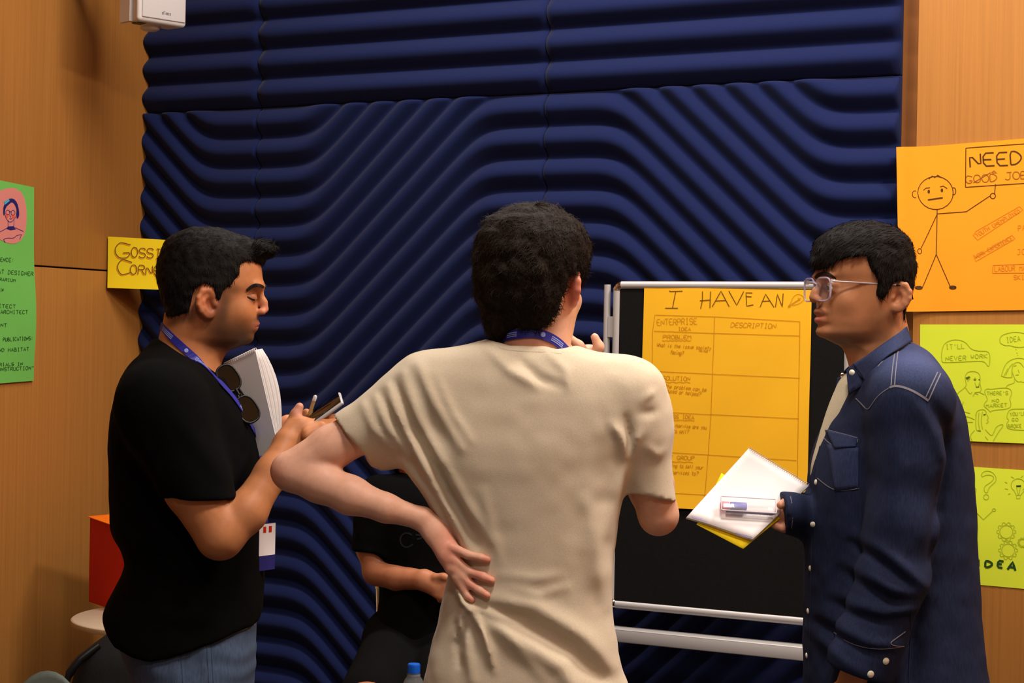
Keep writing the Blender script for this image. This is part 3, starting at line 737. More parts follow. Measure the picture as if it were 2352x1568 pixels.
    def clip_poly(s, poly, fr, k=.004, keep=True):
        """keep what lies inside a polygon given in the (u, z) plane of frame fr"""
        o, fw, lf = fr
        sl, X, Y, Z = s.sub(s.lo, s.lo + s.n * s.h)
        uu = (X - o[0]) * fw[0] + (Y - o[1]) * fw[1] + 0 * Z
        zz = Z - o[2] + 0 * uu
        mask = s.D < .03
        x, y = uu[mask], zz[mask]
        d2 = np.full(x.shape, 1e9, np.float32); ins = np.zeros(x.shape, bool)
        n = len(poly)
        for i in range(n):
            x0, y0 = poly[i]; x1, y1 = poly[(i + 1) % n]
            ex, ey = x1 - x0, y1 - y0
            t = np.clip(((x - x0) * ex + (y - y0) * ey) / (ex * ex + ey * ey + 1e-12), 0, 1)
            d2 = np.minimum(d2, (x - x0 - t * ex) ** 2 + (y - y0 - t * ey) ** 2)
            c = (y0 > y) != (y1 > y)
            ins ^= c & (x < (x1 - x0) * (y - y0) / (y1 - y0 + 1e-12) + x0)
        d = np.sqrt(d2) * np.where(ins, -1, 1)
        if not keep: d = -d
        a = s.D[mask]
        h = np.maximum(k - np.abs(a - d), 0) / k
        s.D[mask] = np.maximum(a, d) + h * h * k * .25
        return s
    def half(s, p, n, k=.004):
        """cut away the side the normal points to"""
        n = np.asarray(n, float); n = n / np.linalg.norm(n)
        sl, X, Y, Z = s.sub(s.lo, s.lo + s.n * s.h)
        d = ((X - p[0]) * n[0] + (Y - p[1]) * n[1] + (Z - p[2]) * n[2]).astype(np.float32)
        h = np.maximum(k - np.abs(s.D - d), 0) / k
        s.D = np.maximum(s.D, d) + h * h * k * .25
        return s
    def fold(s, pts, w, amp, near=True, ref=None):
        """ridge (amp > 0) or crease (amp < 0) along photo-pixel points mapped to world; raises the surface facing the camera"""
        pts = [np.asarray(p) for p in pts]
        lo = np.min(pts, 0) - 4 * w; hi = np.max(pts, 0) + 4 * w
        lo[1], hi[1] = s.lo[1], (ref if ref is not None else s.lo[1] + s.n[1] * s.h)
        sl, X, Y, Z = s.sub(lo, hi)
        x = X[:, 0, 0][:, None]; z = Z[0, 0][None, :]
        d2 = np.full((x.shape[0], z.shape[1]), 1e9, np.float32); al = np.zeros_like(d2)
        tot = len(pts) - 1
        for i in range(tot):
            a, b = pts[i], pts[i + 1]; ex, ez = b[0] - a[0], b[2] - a[2]
            t = np.clip(((x - a[0]) * ex + (z - a[2]) * ez) / (ex * ex + ez * ez + 1e-12), 0, 1)
            q = (x - a[0] - t * ex) ** 2 + (z - a[2] - t * ez) ** 2
            al = np.where(q < d2, (i + t) / tot, al); d2 = np.minimum(d2, q)
        env = np.sin(np.clip(al * .8 + .1, 0, 1) * math.pi) ** .7
        g = amp * np.exp(-d2 / (2 * w * w)) * env
        s.D[sl] -= g[:, None, :].astype(np.float32)
        return s
    def rough(s, amp, scale, seed=0, oct=2):
        """add smooth value noise to the surface"""
        rng = np.random.RandomState(seed)
        tot = np.zeros(s.D.shape, np.float32)
        for o_ in range(oct):
            c = scale / 2 ** o_
            g = [np.ceil(s.n * s.h / c).astype(int)[i] + 3 for i in range(3)]
            R = rng.uniform(-1, 1, g).astype(np.float32)
            idx = []
            for i in range(3):
                t = np.arange(s.n[i]) * s.h / c; f = np.floor(t).astype(int); w = t - f; w = w * w * (3 - 2 * w); idx.append((f, w.astype(np.float32)))
            (fx_, wx), (fy_, wy), (fz_, wz) = idx
            T_ = R[fx_] * (1 - wx)[:, None, None] + R[fx_ + 1] * wx[:, None, None]
            T_ = T_[:, fy_] * (1 - wy)[None, :, None] + T_[:, fy_ + 1] * wy[None, :, None]
            T_ = T_[:, :, fz_] * (1 - wz)[None, None] + T_[:, :, fz_ + 1] * wz[None, None]
            tot += T_ * (.55 ** o_)
        s.D += amp * tot
        return s
    def net(s, smooth=1):
        D = s.D
        S = D < 0
        c = S[:-1, :-1, :-1]
        allv = c.copy(); anyv = c.copy()
        offs = [(i, j, k) for i in (0, 1) for j in (0, 1) for k in (0, 1)]
        nx, ny, nz = S.shape
        for (i, j, k) in offs[1:]:
            q = S[i:nx - 1 + i, j:ny - 1 + j, k:nz - 1 + k]
            allv &= q; anyv |= q
        act = anyv & ~allv
        I = np.argwhere(act)
        idx = np.full(act.shape, -1, np.int64); idx[act] = np.arange(len(I))
        vals = np.stack([D[I[:, 0] + i, I[:, 1] + j, I[:, 2] + k] for (i, j, k) in offs], 1)
        acc = np.zeros((len(I), 3)); cnt = np.zeros(len(I))
        of = np.array(offs, float)
        for a in range(8):
            for b in range(a + 1, 8):
                if np.abs(of[a] - of[b]).sum() != 1: continue
                va, vb = vals[:, a], vals[:, b]
                m = (va < 0) != (vb < 0)
                t = np.where(m, va / np.where(m, va - vb, 1), 0)[:, None]
                acc += np.where(m[:, None], of[a] + t * (of[b] - of[a]), 0); cnt += m
        V = s.lo + s.h * (I + acc / cnt[:, None])
        F_ = []
        for ax in range(3):
            sl0 = [slice(None)] * 3; sl1 = [slice(None)] * 3
            sl0[ax] = slice(0, -1); sl1[ax] = slice(1, None)
            x = S[tuple(sl0)] != S[tuple(sl1)]
            E = np.argwhere(x)
            o1, o2 = [(1, 2), (2, 0), (0, 1)][ax]
            ok = (E[:, o1] > 0) & (E[:, o2] > 0) & (E[:, o1] < s.n[o1] - 1) & (E[:, o2] < s.n[o2] - 1)
            E = E[ok]
            def cell(d1, d2):
                q = E.copy(); q[:, o1] -= d1; q[:, o2] -= d2
                return idx[q[:, 0], q[:, 1], q[:, 2]]
            quad = np.stack([cell(1, 1), cell(0, 1), cell(0, 0), cell(1, 0)], 1)
            inside = S[E[:, 0], E[:, 1], E[:, 2]]
            quad[~inside] = quad[~inside][:, ::-1]
            F_.append(quad)
        Fq = np.vstack(F_)
        Fq = Fq[(Fq >= 0).all(1)]
        for _ in range(smooth):
            acc = np.zeros_like(V); cn = np.zeros(len(V))
            for a in range(4):
                np.add.at(acc, Fq[:, a], V[Fq[:, (a + 1) % 4]]); np.add.at(cn, Fq[:, a], 1)
                np.add.at(acc, Fq[:, a], V[Fq[:, (a + 3) % 4]]); np.add.at(cn, Fq[:, a], 1)
            V = V * .5 + .5 * acc / np.maximum(cn, 1)[:, None]
        return V, Fq

def np_mesh(name, V, Fq, m, parent, colors=None, extra=None):
    """fast mesh from vertex and quad arrays; extra = (verts, tris) appended"""
    V = np.asarray(V, np.float32); nq = len(Fq)
    loops = np.asarray(Fq).reshape(-1); sizes = np.full(nq, 4)
    if extra is not None:
        ev, et = extra
        loops = np.concatenate([loops, (np.asarray(et) + len(V)).reshape(-1)]); sizes = np.concatenate([sizes, np.full(len(et), 3)])
        V = np.vstack([V, np.asarray(ev, np.float32)])
    me = bpy.data.meshes.new(name)
    me.vertices.add(len(V)); me.vertices.foreach_set('co', V.reshape(-1))
    me.loops.add(len(loops)); me.loops.foreach_set('vertex_index', loops.astype(np.int32))
    me.polygons.add(len(sizes)); st = np.concatenate([[0], np.cumsum(sizes)[:-1]]).astype(np.int32)
    me.polygons.foreach_set('loop_start', st)
    me.polygons.foreach_set('use_smooth', np.ones(len(sizes), bool))
    me.update(calc_edges=True)
    if colors is not None:
        at = me.color_attributes.new('Col', 'FLOAT_COLOR', 'POINT')
        c = np.ones((len(V), 4), np.float32); c[:len(colors), :3] = colors
        at.data.foreach_set('color', c.reshape(-1))
    return link(name, me, m, parent)

def normals(V, Fq):
    n = np.cross(V[Fq[:, 2]] - V[Fq[:, 0]], V[Fq[:, 3]] - V[Fq[:, 1]])
    out = np.zeros_like(V)
    for a in range(4): np.add.at(out, Fq[:, a], n)
    return out / (np.linalg.norm(out, axis=1, keepdims=True) + 1e-12)

def strands(V, Fq, count, length, flow, lift=.25, width=.0011, seed=1, curl=0.0, mask=None):
    """short tapered hair strands rooted on a surface; flow(points, normals) -> direction"""
    rng = np.random.RandomState(seed)
    nr = normals(V, Fq)
    pool = np.arange(len(V)) if mask is None else np.nonzero(mask)[0]
    i = rng.choice(pool, count)
    p = V[i] + rng.uniform(-.0015, .0015, (count, 3)); n = nr[i]
    d = flow(p, n) + rng.normal(0, .22, (count, 3))
    d -= n * (d * n).sum(1, keepdims=True)
    d /= np.linalg.norm(d, axis=1, keepdims=True) + 1e-9
    L = length * rng.uniform(.6, 1.25, count)[:, None]
    sd = np.cross(d, n)
    p0 = p - n * .001
    c1 = rng.normal(0, curl, (count, 1)); 
    p1 = p0 + d * L * .5 + n * L * lift * .6 + sd * c1 * L
    p2 = p0 + d * L + n * L * lift * rng.uniform(.1, 1.3, (count, 1)) + sd * c1 * L * rng.uniform(-1.5, 1, (count, 1))
    w = sd * width
    EV = np.stack([p0 - w, p0 + w, p1 - w * .8, p1 + w * .8, p2], 1).reshape(-1, 3)
    b = np.arange(count)[:, None] * 5
    ET = np.concatenate([b + np.array([0, 1, 3]), b + np.array([0, 3, 2]), b + np.array([2, 3, 4])], 1).reshape(-1, 3)
    return EV, ET

def frame(px, py, Y, deg):
    """head / torso frame: origin and a forward direction turned deg degrees from screen-right towards depth"""
    a = math.radians(deg)
    return P(px, py, Y), np.array((math.cos(a), math.sin(a), 0)), np.array((-math.sin(a), math.cos(a), 0))

class Prof:
    """maps photo pixels of a profile at one depth into (u, z) of a frame (metres)"""
    def __init__(s, px, py, Y, deg, comp=True):
        s.comp = comp
        s.fr = frame(px, py, Y, deg); s.Y = Y; s.o = s.fr[0]; s.s = Y / F
        s.sg = 1.0 if s.fr[1][0] > 0 else -1.0
    def uz(s, px, py):
        q = P(px, py, s.Y); return ((q[0] - s.o[0]) * s.sg, q[2] - s.o[2])
    def rows(s, L, off=0.0):
        """L: (py, x_back, x_front, half width px[, v centre px])"""
        out = []
        for r in L:
            ub, z = s.uz(r[1], r[0]); uf, _ = s.uz(r[2], r[0])
            out.append((z, min(ub, uf) - off, max(ub, uf) + off, r[3] * s.s + off, (r[4] if len(r) > 4 else 0) * s.s))
        return out
    def at(s, px, py, v=0.0):
        """world point: profile pixel, v pixels to the person's left"""
        u, z = s.uz(px, py); o, f, l = s.fr
        u = u / max(abs(f[0]), .3) if s.comp else u
        return o + f * u + l * (v * s.s) + ZV * z
    def poly(s, pts): return [s.uz(*p) for p in pts]

def paint(V, base, spots):
    """vertex tints: spots = (centre, radius or radii, colour, strength)"""
    c = np.tile(np.array(lin(base)), (len(V), 1))
    for ctr, r, colr, st in spots:
        d = (((V - np.asarray(ctr)) / np.asarray(r, float)) ** 2).sum(1)
        w = (st * np.exp(-d ** 1.5))[:, None]
        c = c * (1 - w) + np.array(lin(colr)) * w
    return c

def ear(fd, pf, c, w, h, side, tilt=12, out=.45, flip=1):
    """ear on a profile head: c px centre, half sizes px; side -1/+1 in v; built as helix, antihelix, lobe, bowl"""
    s = pf.s; o, f, l = pf.fr
    ctr = pf.at(c[0], c[1], c[2])
    ca, sa = math.cos(math.radians(tilt)), math.sin(math.radians(tilt))
    back = -f
    outv = l * side
    ex = back * math.cos(out) + outv * math.sin(out)        # ear plane: towards the back and outwards
    en = outv * math.cos(out) - back * math.sin(out)
    eu = ZV * ca + ex * sa; ex = ex * ca - ZV * sa
    def q(a, b, d=0.0): return ctr + ex * a * w * s + eu * b * h * s + en * d * s
    R = np.array([ex, eu, en])
    fd.ell(q(-.05, .05, -1), (w * s * .92, h * s * .94, 9 * s), .006, R=R)
    fd.ell(q(-.05, .0, 10), (w * s * .62, h * s * .66, 6.5 * s), .004, 'd', R=R)
    fd.ell(q(-.18, -.12, 7), (w * s * .46, h * s * .44, 10 * s), .005, 'd', R=R)
    hx = [q(-.55, .05, 3), q(-.66, .5, 4), q(-.28, .9, 5), q(.3, .9, 6), (q(.76, .5, 7)), q(.84, .02, 7), q(.66, -.4, 6), q(.34, -.74, 4)]
    fd.chain(hx, [3.2 * s, 4.2 * s, 4.6 * s, 4.8 * s, 4.6 * s, 4.2 * s, 4.0 * s, 4.6 * s], .007)
    fd.chain([q(.0, .5, 4), q(.36, .2, 5.5), q(.34, -.25, 5.5), q(.08, -.52, 5)], [2.4 * s, 3.2 * s, 3.4 * s, 3.2 * s], .005)
    fd.ell(q(.0, -.78, 2), (w * s * .40, h * s * .26, 6 * s), .006, R=R)
    fd.ell(q(-.62, -.12, 4), (w * s * .2, h * s * .2, 6 * s), .005, R=R)
    return ctr

def face(fd, pf, d):
    """nose, lips, brow, eye sockets and chin from profile pixels"""
    s = pf.s
    for sd in (-1, 1):
        fd.ell(pf.at(d['eye'][0] + d['dir'] * 6, d['eye'][1], sd * d['eye_v']), np.array((10, 19, 10)) * s, .014, 'd', R=np.array([pf.fr[1], pf.fr[2], ZV]))
        fd.ell(pf.at(d['cheek'][0], d['cheek'][1], sd * d['cheek_v']), np.array((18, 18, 20)) * s, .022, R=np.array([pf.fr[1], pf.fr[2], ZV]))
    n0, n1, n2 = d['nose']
    fd.cap(pf.at(*n0), pf.at(*n1), 7 * s, 8.5 * s, .010)
    fd.cap(pf.at(*n1), pf.at(*n2), 8.5 * s, 9 * s, .006)
    for sd in (-1, 1):
        fd.ell(pf.at(d['ala'][0], d['ala'][1], sd * 12), np.array((10, 8, 8)) * s, .006, R=np.array([pf.fr[1], pf.fr[2], ZV]))
        fd.ell(pf.at(d['ala'][0] + d['dir'] * 3, d['ala'][1] + 9, sd * 8), np.array((6, 4, 4)) * s, .003, 'd', R=np.array([pf.fr[1], pf.fr[2], ZV]))
    R = np.array([pf.fr[1], pf.fr[2], ZV])
    g = d['dir']
    for key, r, op, kk in (('lip1', 5.2, 'u', .008), ('lip2', 5.4, 'u', .008), ('mouth', d.get('gape', 1.6), 'd', .003)):
        x, y = d[key]
        fd.chain([pf.at(x - g * 13, y + 1, -24), pf.at(x - g * 4, y, -13), pf.at(x, y, 0), pf.at(x - g * 4, y, 13), pf.at(x - g * 13, y + 1, 24)], np.array([r * (.45 if op == 'u' else .1), r * (.85 if op == 'u' else .6), r, r * (.85 if op == 'u' else .6), r * (.45 if op == 'u' else .1)]) * s, kk, op)
    fd.ell(pf.at(*d['chin']), np.array((15, 24, 13)) * s, .012, R=R)

def lathe_eye(name, pf, px, py, v, r, iris, parent, look):
    """eyeball with iris: sphere with colour bands along the look direction"""
    c = pf.at(px, py, v); look = np.asarray(look, float) / np.linalg.norm(look)
    e = MB().lathe(c, [(r * math.sin(t), -r * math.cos(t)) for t in np.linspace(.0001, math.pi - .45, 12)], 20, look).build(name, M['eye_white'], parent, True)
    MB().lathe(c, [(r * 1.004 * math.sin(t), -r * 1.004 * math.cos(t)) for t in np.linspace(math.pi - .5, math.pi - .0001, 6)], 20, look).build('iris', M[iris], e, True)
    return e
M['eye_white'] = mat('eye_white', (205, 192, 184), .25, .5)
M['iris_dark'] = mat('dark_iris', (28, 16, 10), .15, .6)
def body_mat(name, rough=.5): return mat(name, (200, 150, 120), rough, .35, attr=True, noise=(90, .05, 3), bump=(420, .12, .0006), sub=.08)
M['skin'] = body_mat('skin')
M['hair_black'] = mat('black_hair', (22, 18, 16), .68, .12, noise=((160, 160, 60), .35, 3), bump=(300, .4, .002))
M['hair_brown'] = mat('dark_brown_hair', (34, 26, 20), .7, .12, noise=(140, .4, 3), bump=(260, .5, .002))
M['brow'] = mat('brow_hair', (34, 25, 19), .7, .2)
M['black_cotton'] = mat('black_cotton', (11, 11, 11), .95, .05, noise=(300, .12, 2), bump=(600, .2, .0006))
M['tan_cotton'] = mat('tan_cotton', (208, 192, 166), .9, .15, noise=(380, .05, 2), bump=(650, .25, .0006), sheen=.15)
M['denim'] = mat('dark_denim', (44, 53, 84), .85, .2, noise=((380, 380, 60), .22, 3), bump=((700, 700, 200), .3, .0007))
M['denim_worn'] = mat('worn_denim', (30, 37, 62), .85, .15, attr=True, noise=((380, 380, 60), .22, 3), bump=((700, 700, 200), .3, .0007))
M['denim_light'] = mat('washed_denim', (68, 81, 104), .85, .2, noise=((300, 300, 40), .18, 3), bump=((700, 700, 200), .3, .0007))
M['stitch'] = mat('pale_stitching', (118, 114, 122), .8, .2)
M['lanyard'] = mat('blue_lanyard', (44, 42, 142), .5, .35)
M['lanyard_print'] = mat('lanyard_print', (150, 160, 225), .6, .2)
M['cream_cotton'] = mat('cream_cotton', (196, 184, 156), .9, .15, noise=(300, .05, 2))
M['snap'] = mat('pearl_snap', (224, 220, 196), .25, .5, coat=.5)
M['shoe'] = mat('dark_shoe', (28, 27, 28), .6, .3)
M['glass_frame'] = mat('clear_frame', (206, 196, 222), .15, .5, alpha=.62, coat=.6)
M['lens'] = mat('clear_lens', (214, 214, 235), .04, .6, alpha=.05, coat=.5)
M['dark_lens'] = mat('sunglass_lens', (26, 20, 14), .08, .6)
M['temple_metal'] = mat('frosted_temple', (196, 186, 190), .35, .5, metal=.3)

# ------------------------------------------------------------------ draping on finished surfaces
def bvh_of(V, Fq): return BVHTree.FromPolygons([tuple(v) for v in V.tolist()], Fq.tolist())
CAMP = Vector((0, 0, CAMZ))
def sight(px, py):
    d = Vector(P(px, py, 1.0)) - CAMP; return d.normalized()
def drape(trees, px, py, lift=.001):
    best = None; d = sight(px, py)
    for t in trees:
        loc, nr, i, dist = t.ray_cast(CAMP, d)
        if loc is not None and (best is None or dist < best[2]): best = (loc, nr, dist)
    if best is None: return None
    n = best[1] if best[1].dot(d) < 0 else -best[1]
    return np.array(best[0] + n * lift), np.array(n)
def strap(name, trees, pts, width, m, parent, lift=.0015, th=.0012, dens=7.0, default=None, taper=False):
    """flat band following photo pixels over the surfaces"""
    pp = densify(pts, dens); C_, N_ = [], []
    for p in pp:
        h = drape(trees, p[0], p[1], lift)
        if h is None:
            if default is None: continue
            h = (P(p[0], p[1], default), np.array((0, -1.0, 0)))
        C_.append(h[0]); N_.append(h[1])
    C_ = np.array(C_); N_ = np.array(N_)
    for _ in range(3):
        C_[1:-1] = (C_[:-2] + 2 * C_[1:-1] + C_[2:]) / 4; N_[1:-1] = (N_[:-2] + 2 * N_[1:-1] + N_[2:]) / 4
    vs, fs = [], []
    for i in range(len(C_)):
        t = C_[min(i + 1, len(C_) - 1)] - C_[max(i - 1, 0)]; x = np.cross(N_[i], t); x /= np.linalg.norm(x) + 1e-9
        n = N_[i] / (np.linalg.norm(N_[i]) + 1e-9)
        w = width / 2
        if taper: w *= .12 + .88 * math.sin(math.pi * min(1, (i + .6) / len(C_) * .92 + .1)) ** .6
        vs += [C_[i] - x * w, C_[i] + x * w, C_[i] + x * w - n * th, C_[i] - x * w - n * th]
        if i:
            b = 4 * (i - 1)
            fs += [(b + k, b + (k + 1) % 4, b + 4 + (k + 1) % 4, b + 4 + k) for k in range(4)]
    fs += [(0, 1, 2, 3), tuple(len(vs) - 4 + k for k in (3, 2, 1, 0))]
    return mesh(name, vs, fs, m, parent), C_, N_
def snap_button(trees, px, py, r, parent, m=None, name='button'):
    h = drape(trees, px, py, 0)
    if h is None: return None
    return MB().lathe(h[0] - h[1] * .001, [(r, 0), (r, .0015), (r * .8, .003), (r * .3, .0038), (.00001, .004)], 16, h[1]).build(name, m or M['snap'], parent, True)
def leaf(name, A, B, m, parent, th=.003, n=14, k=6):
    """cloth leaf between two 3D curves, with thickness"""
    A = chaikin(A, 2); B = chaikin(B, 2)
    def rs(c, t):
        c = np.array(c); q = t * (len(c) - 1); i = min(int(q), len(c) - 2); return c[i] + (c[i + 1] - c[i]) * (q - i)
    vs = [rs(A, i / n) * (1 - j / k) + rs(B, i / n) * (j / k) for i in range(n + 1) for j in range(k + 1)]
    fs = [(i * (k + 1) + j, (i + 1) * (k + 1) + j, (i + 1) * (k + 1) + j + 1, i * (k + 1) + j + 1) for i in range(n) for j in range(k)]
    o = mesh(name, vs, fs, m, parent, True)
    md = o.modifiers.new('thickness', 'SOLIDIFY'); md.thickness = th; md.offset = 0
    return o
def shoes(parent, spots, rot):
    for (x, y) in spots:
        fd = Field((x - .2, y - .2, 0), (x + .2, y + .2, .13), .006)
        f = np.array((math.cos(rot), math.sin(rot), 0)); c = np.array((x, y, 0))
        fd.chain([c - f * .07 + ZV * .045, c + f * .06 + ZV * .042, c + f * .15 + ZV * .034], [.042, .046, .034], .02)
        fd.cap(c - f * .05 + ZV * .06, c - f * .04 + ZV * .11, .042, .045, .02)
        fd.half((0, 0, .002), (0, 0, -1))
        V, Q_ = fd.net(); np_mesh('shoe', V, Q_, M['shoe'], parent)
# ------------------------------------------------------------------ person on the left: black t-shirt, profile to the right
YL = 3.45; pL = Prof(480, 690, YL, 4); sL = YL / F
perL = empty('person', (P(430, 1500, YL)[0], YL, 0), 'person in a black t-shirt and jeans seen in profile, hands on a phone', 'person')
head_rows = pL.rows([(533, 425, 525, 38), (548, 396, 560, 62), (570, 382, 588, 78), (600, 374, 598, 87), (630, 373, 602, 89), (655, 376, 603, 87), (672, 381, 596, 83), (690, 388, 592, 80), (710, 396, 591, 78), (727, 404, 591, 75), (742, 414, 588, 71), (755, 424, 583, 67), (768, 438, 578, 61), (780, 460, 573, 53), (790, 490, 562, 42), (797, 518, 545, 28)])
fd = Field(P(300, 1470, 3.45) - (0, .3, 0), P(800, 510, 3.45) + (0, .3, 0), .0027)
fd.loft(head_rows, pL.fr, .01, p=2.25, egg=.16)
A = pL.at
face(fd, pL, dict(eye=(583, 686), eye_v=32, dir=1, cheek=(556, 712), cheek_v=39, nose=((595, 671), (604, 694), (607, 710)), ala=(600, 716), lip1=(588, 743), lip2=(583, 754), mouth=(590, 748.5), chin=(565, 775)))
fd.ell(A(597, 657, -28), np.array((8, 26, 7)) * sL, .012); fd.ell(A(597, 657, 28), np.array((8, 26, 7)) * sL, .012)
fd.ell(A(579, 684, -31), np.array((13.5, 15, 12)) * sL, .007); fd.ell(A(579, 684, 31), np.array((13.5, 15, 12)) * sL, .007)
ear(fd, pL, (484, 699, -84), 27, 34, -1, tilt=10); ear(fd, pL, (484, 699, 84), 27, 34, 1, tilt=10)
fd.chain([A(447, 725), A(436, 775), A(415, 835)], [62 * sL, 58 * sL, 60 * sL], .03)
fd.cap(A(490, 780), A(455, 850), 34 * sL, 30 * sL, .03)
# torso core inside the shirt, near arm, far arm
fd.chain([A(418, 905), A(425, 1000), A(430, 1200), A(430, 1420)], [.075, .11, .10, .11], .05)
Yn = YL - .205
el = P(509, 1233, Yn + .005)
fd.cap(A(400, 930, -100), P(372, 940, Yn), .055, .056, .05); fd.cap(A(400, 930, 100), P(385, 940, YL + .19), .055, .056, .05)
fd.chain([P(372, 930, Yn), P(442, 1120, Yn), P(503, 1229, Yn)], [.060, .052, .043], .012)
fd.chain([P(508, 1232, Yn), P(566, 1176, Yn + .02), P(625, 1085, Yn + .055), P(659, 1015, Yn + .085)], [.041, .037, .031, .0235], .016)
YH = Yn + .10
fd.cap(P(659, 1015, YH - .015), P(690, 985, YH), .024, .025, .012, flat=((.3, -.9, -.1), .72))
fd.cap(P(672, 995, YH), P(706, 984, YH + .01), .022, .019, .012, flat=((.3, -.9, -.1), .8))
fd.chain([P(668, 975, YH + .005), P(679, 952, YH + .01), P(688, 934, YH + .012)], [.0125, .0098, .0085], .008)
for i, (dy, dY, tx, ty) in enumerate(((0, .004, 779, 955), (8, -.01, 787, 965), (16, -.02, 784, 977), (24, -.022, 770, 990))):
    b = P(704, 978 + dy, YH + dY); m_ = P(742, 964 + dy, YH + dY + .014); e = P(tx, ty, YH + dY + .03)
    fd.chain([b, m_, e], [.0092, .0082, .0068], .005)
# far arm and hand behind the notebook
YF = YL + .17
fd.chain([P(385, 930, YL + .19), P(470, 1110, YF + .03), P(530, 1175, YF)], [.058, .048, .042], .012)
fd.chain([P(530, 1175, YF), P(590, 1090, YF - .04), P(640, 1005, YF - .115)], [.041, .034, .024], .012)
YG = YF - .13
fd.cap(P(641, 1000, YG), P(662, 978, YG - .01), .023, .023, .01, flat=((.3, -.9, 0), .7))
fd.chain([P(660, 973, YG - .02), P(688, 957, YG - .04), P(704, 946, YG - .05)], [.0095, .0085, .0075], .006)
fd.chain([P(664, 985, YG - .02), P(695, 968, YG - .045), P(712, 957, YG - .055)], [.0095, .0085, .0075], .006)
fd.chain([P(664, 997, YG - .02), P(690, 985, YG - .03), P(700, 975, YG - .035)], [.009, .008, .007], .006)
fd.chain([P(655, 1008, YG - .015), P(678, 1000, YG - .02), P(688, 992, YG - .025)], [.0085, .0075, .0065], .006)
fd.chain([P(648, 990, YG + .01), P(668, 962, YG + .015), P(684, 950, YG + .012)], [.0115, .009, .0075], .006)
V, Q_ = fd.net(2)
skinL = (188, 120, 76)
stub = (60, 41, 29)
col = paint(V, skinL, [
    (A(545, 765, -40), (.045, .06, .028), stub, .82), (A(505, 735, -75), (.028, .06, .045), stub, .72), (A(560, 778, 0), (.03, .05, .02), stub, .8), (A(520, 790, 0), (.05, .07, .02), stub, .8),
    (A(545, 765, 40), (.045, .06, .028), stub, .82), (A(505, 735, 75), (.028, .06, .045), stub, .72), (A(592, 735, 0), (.012, .03, .007), stub, .7),
    *[(P(px, py, YL - .07), (.013, .06, .012), (58, 42, 32), .45) for px, py in ((534, 664), (518, 684), (510, 702), (506, 722), (450, 712), (440, 724), (425, 730), (405, 736), (388, 740))], (A(512, 690, -80), (.016, .05, .03), (70, 52, 40), .6), (A(512, 690, 80), (.016, .05, .03), (70, 52, 40), .6),
    (A(585, 747, 0), (.016, .022, .0075), (176, 92, 84), .85), (A(584, 685, -30), (.016, .03, .010), (150, 92, 66), .6),
    (A(610, 712, 0), (.016, .02, .014), (206, 132, 110), .6), (A(484, 690, -90), (.03, .03, .04), (196, 112, 76), .5), (P(688, 936, YH), .016, (214, 150, 132), .7), (P(665, 985, YG), .03, (214, 140, 122), .6)])
bodyL = np_mesh('body', V, Q_, M['skin'], perL, col); treeLb = bvh_of(V, Q_)
# lash line and brows laid on the skin
strap('eyelashes', [treeLb], chaikin([(568, 681), (576, 686), (584, 689), (592, 687)], 2), .0030, M['brow'], perL, .0007, .0008, dens=2, taper=True)
strap('eyelid_crease', [treeLb], chaikin([(566, 676), (576, 674), (586, 675), (594, 679)], 2), .0012, mat('lid_crease', (128, 76, 54), .7), perL, .0003, .0006, dens=2, taper=True)
strap('eyebrow', [treeLb], chaikin([(566, 667), (576, 658), (588, 654), (600, 656), (605, 660)], 2), .0068, M['brow'], perL, .0022, .0020, dens=2, taper=True)
pts = chaikin([A(605, 661, 10), A(607, 656, 20), A(603, 653, 33), A(592, 655, 46), A(578, 662, 56)], 2)
MB().tube(pts, [.0016] + [.003] * (len(pts) - 5) + [.003, .0022, .0014, .0006], 8).build('eyebrow', M['brow'], perL, True)
# hair
fd = Field(P(340, 770, YL) - (0, .1, 0), P(640, 500, YL) + (0, .1, 0), .0027)
hr = pL.rows([(522, 440, 505, 30), (532, 414, 540, 55), (548, 388, 566, 75), (572, 373, 596, 90), (600, 364, 606, 95), (640, 362, 606, 96), (672, 369, 602, 93), (700, 377, 598, 88), (735, 382, 596, 84)])
fd.loft(hr, pL.fr, .01, p=2.25, egg=.14)
fd.chain([A(560, 575), A(592, 578), A(612, 574)], [.026, .02, .0105], .014)
for v in (-30, -15, 15, 30):
    fd.chain([A(560, 572, v), A(590, 580, v), A(606, 582 - abs(v) * .1, v * .9)], [.022, .014, .007], .01)
fd.clip_poly(pL.poly([(340, 500), (640, 500), (640, 604), (600, 607), (575, 600), (558, 608), (553, 634), (538, 656), (520, 668), (513, 690), (503, 690), (500, 660), (480, 652), (458, 664), (450, 690), (443, 716), (415, 726), (378, 732), (340, 732)]), pL.fr, .006)
fd.rough(.0016, .012, 3, 2)
V, Q_ = fd.net(1)
def flowL(p, n):
    d = np.zeros_like(p); u = (p - pL.o) @ pL.fr[1]; z = p[:, 2] - pL.o[2]
    up_ = np.clip((z - .06) / .05, 0, 1)
    d += pL.fr[1] * (up_ * 1.0)[:, None] + ZV * ((1 - up_) * -1.0 + up_ * .25)[:, None]
    return d
EV, ET = strands(V, Q_, 6500, .011, flowL, .22, .0007, 2)
qm = ((V - pL.o) @ pL.fr[1] > .085) & (V[:, 2] - pL.o[2] > .085)
E2 = strands(V, Q_, 700, .020, lambda p, n: np.tile(pL.fr[1] * .8 + ZV * .45, (len(p), 1)), .5, .0010, 4, mask=qm)
np_mesh('hair', V, Q_, M['hair_black'], perL, None, (np.vstack([EV, E2[0]]), np.vstack([ET, E2[1] + len(EV)])))
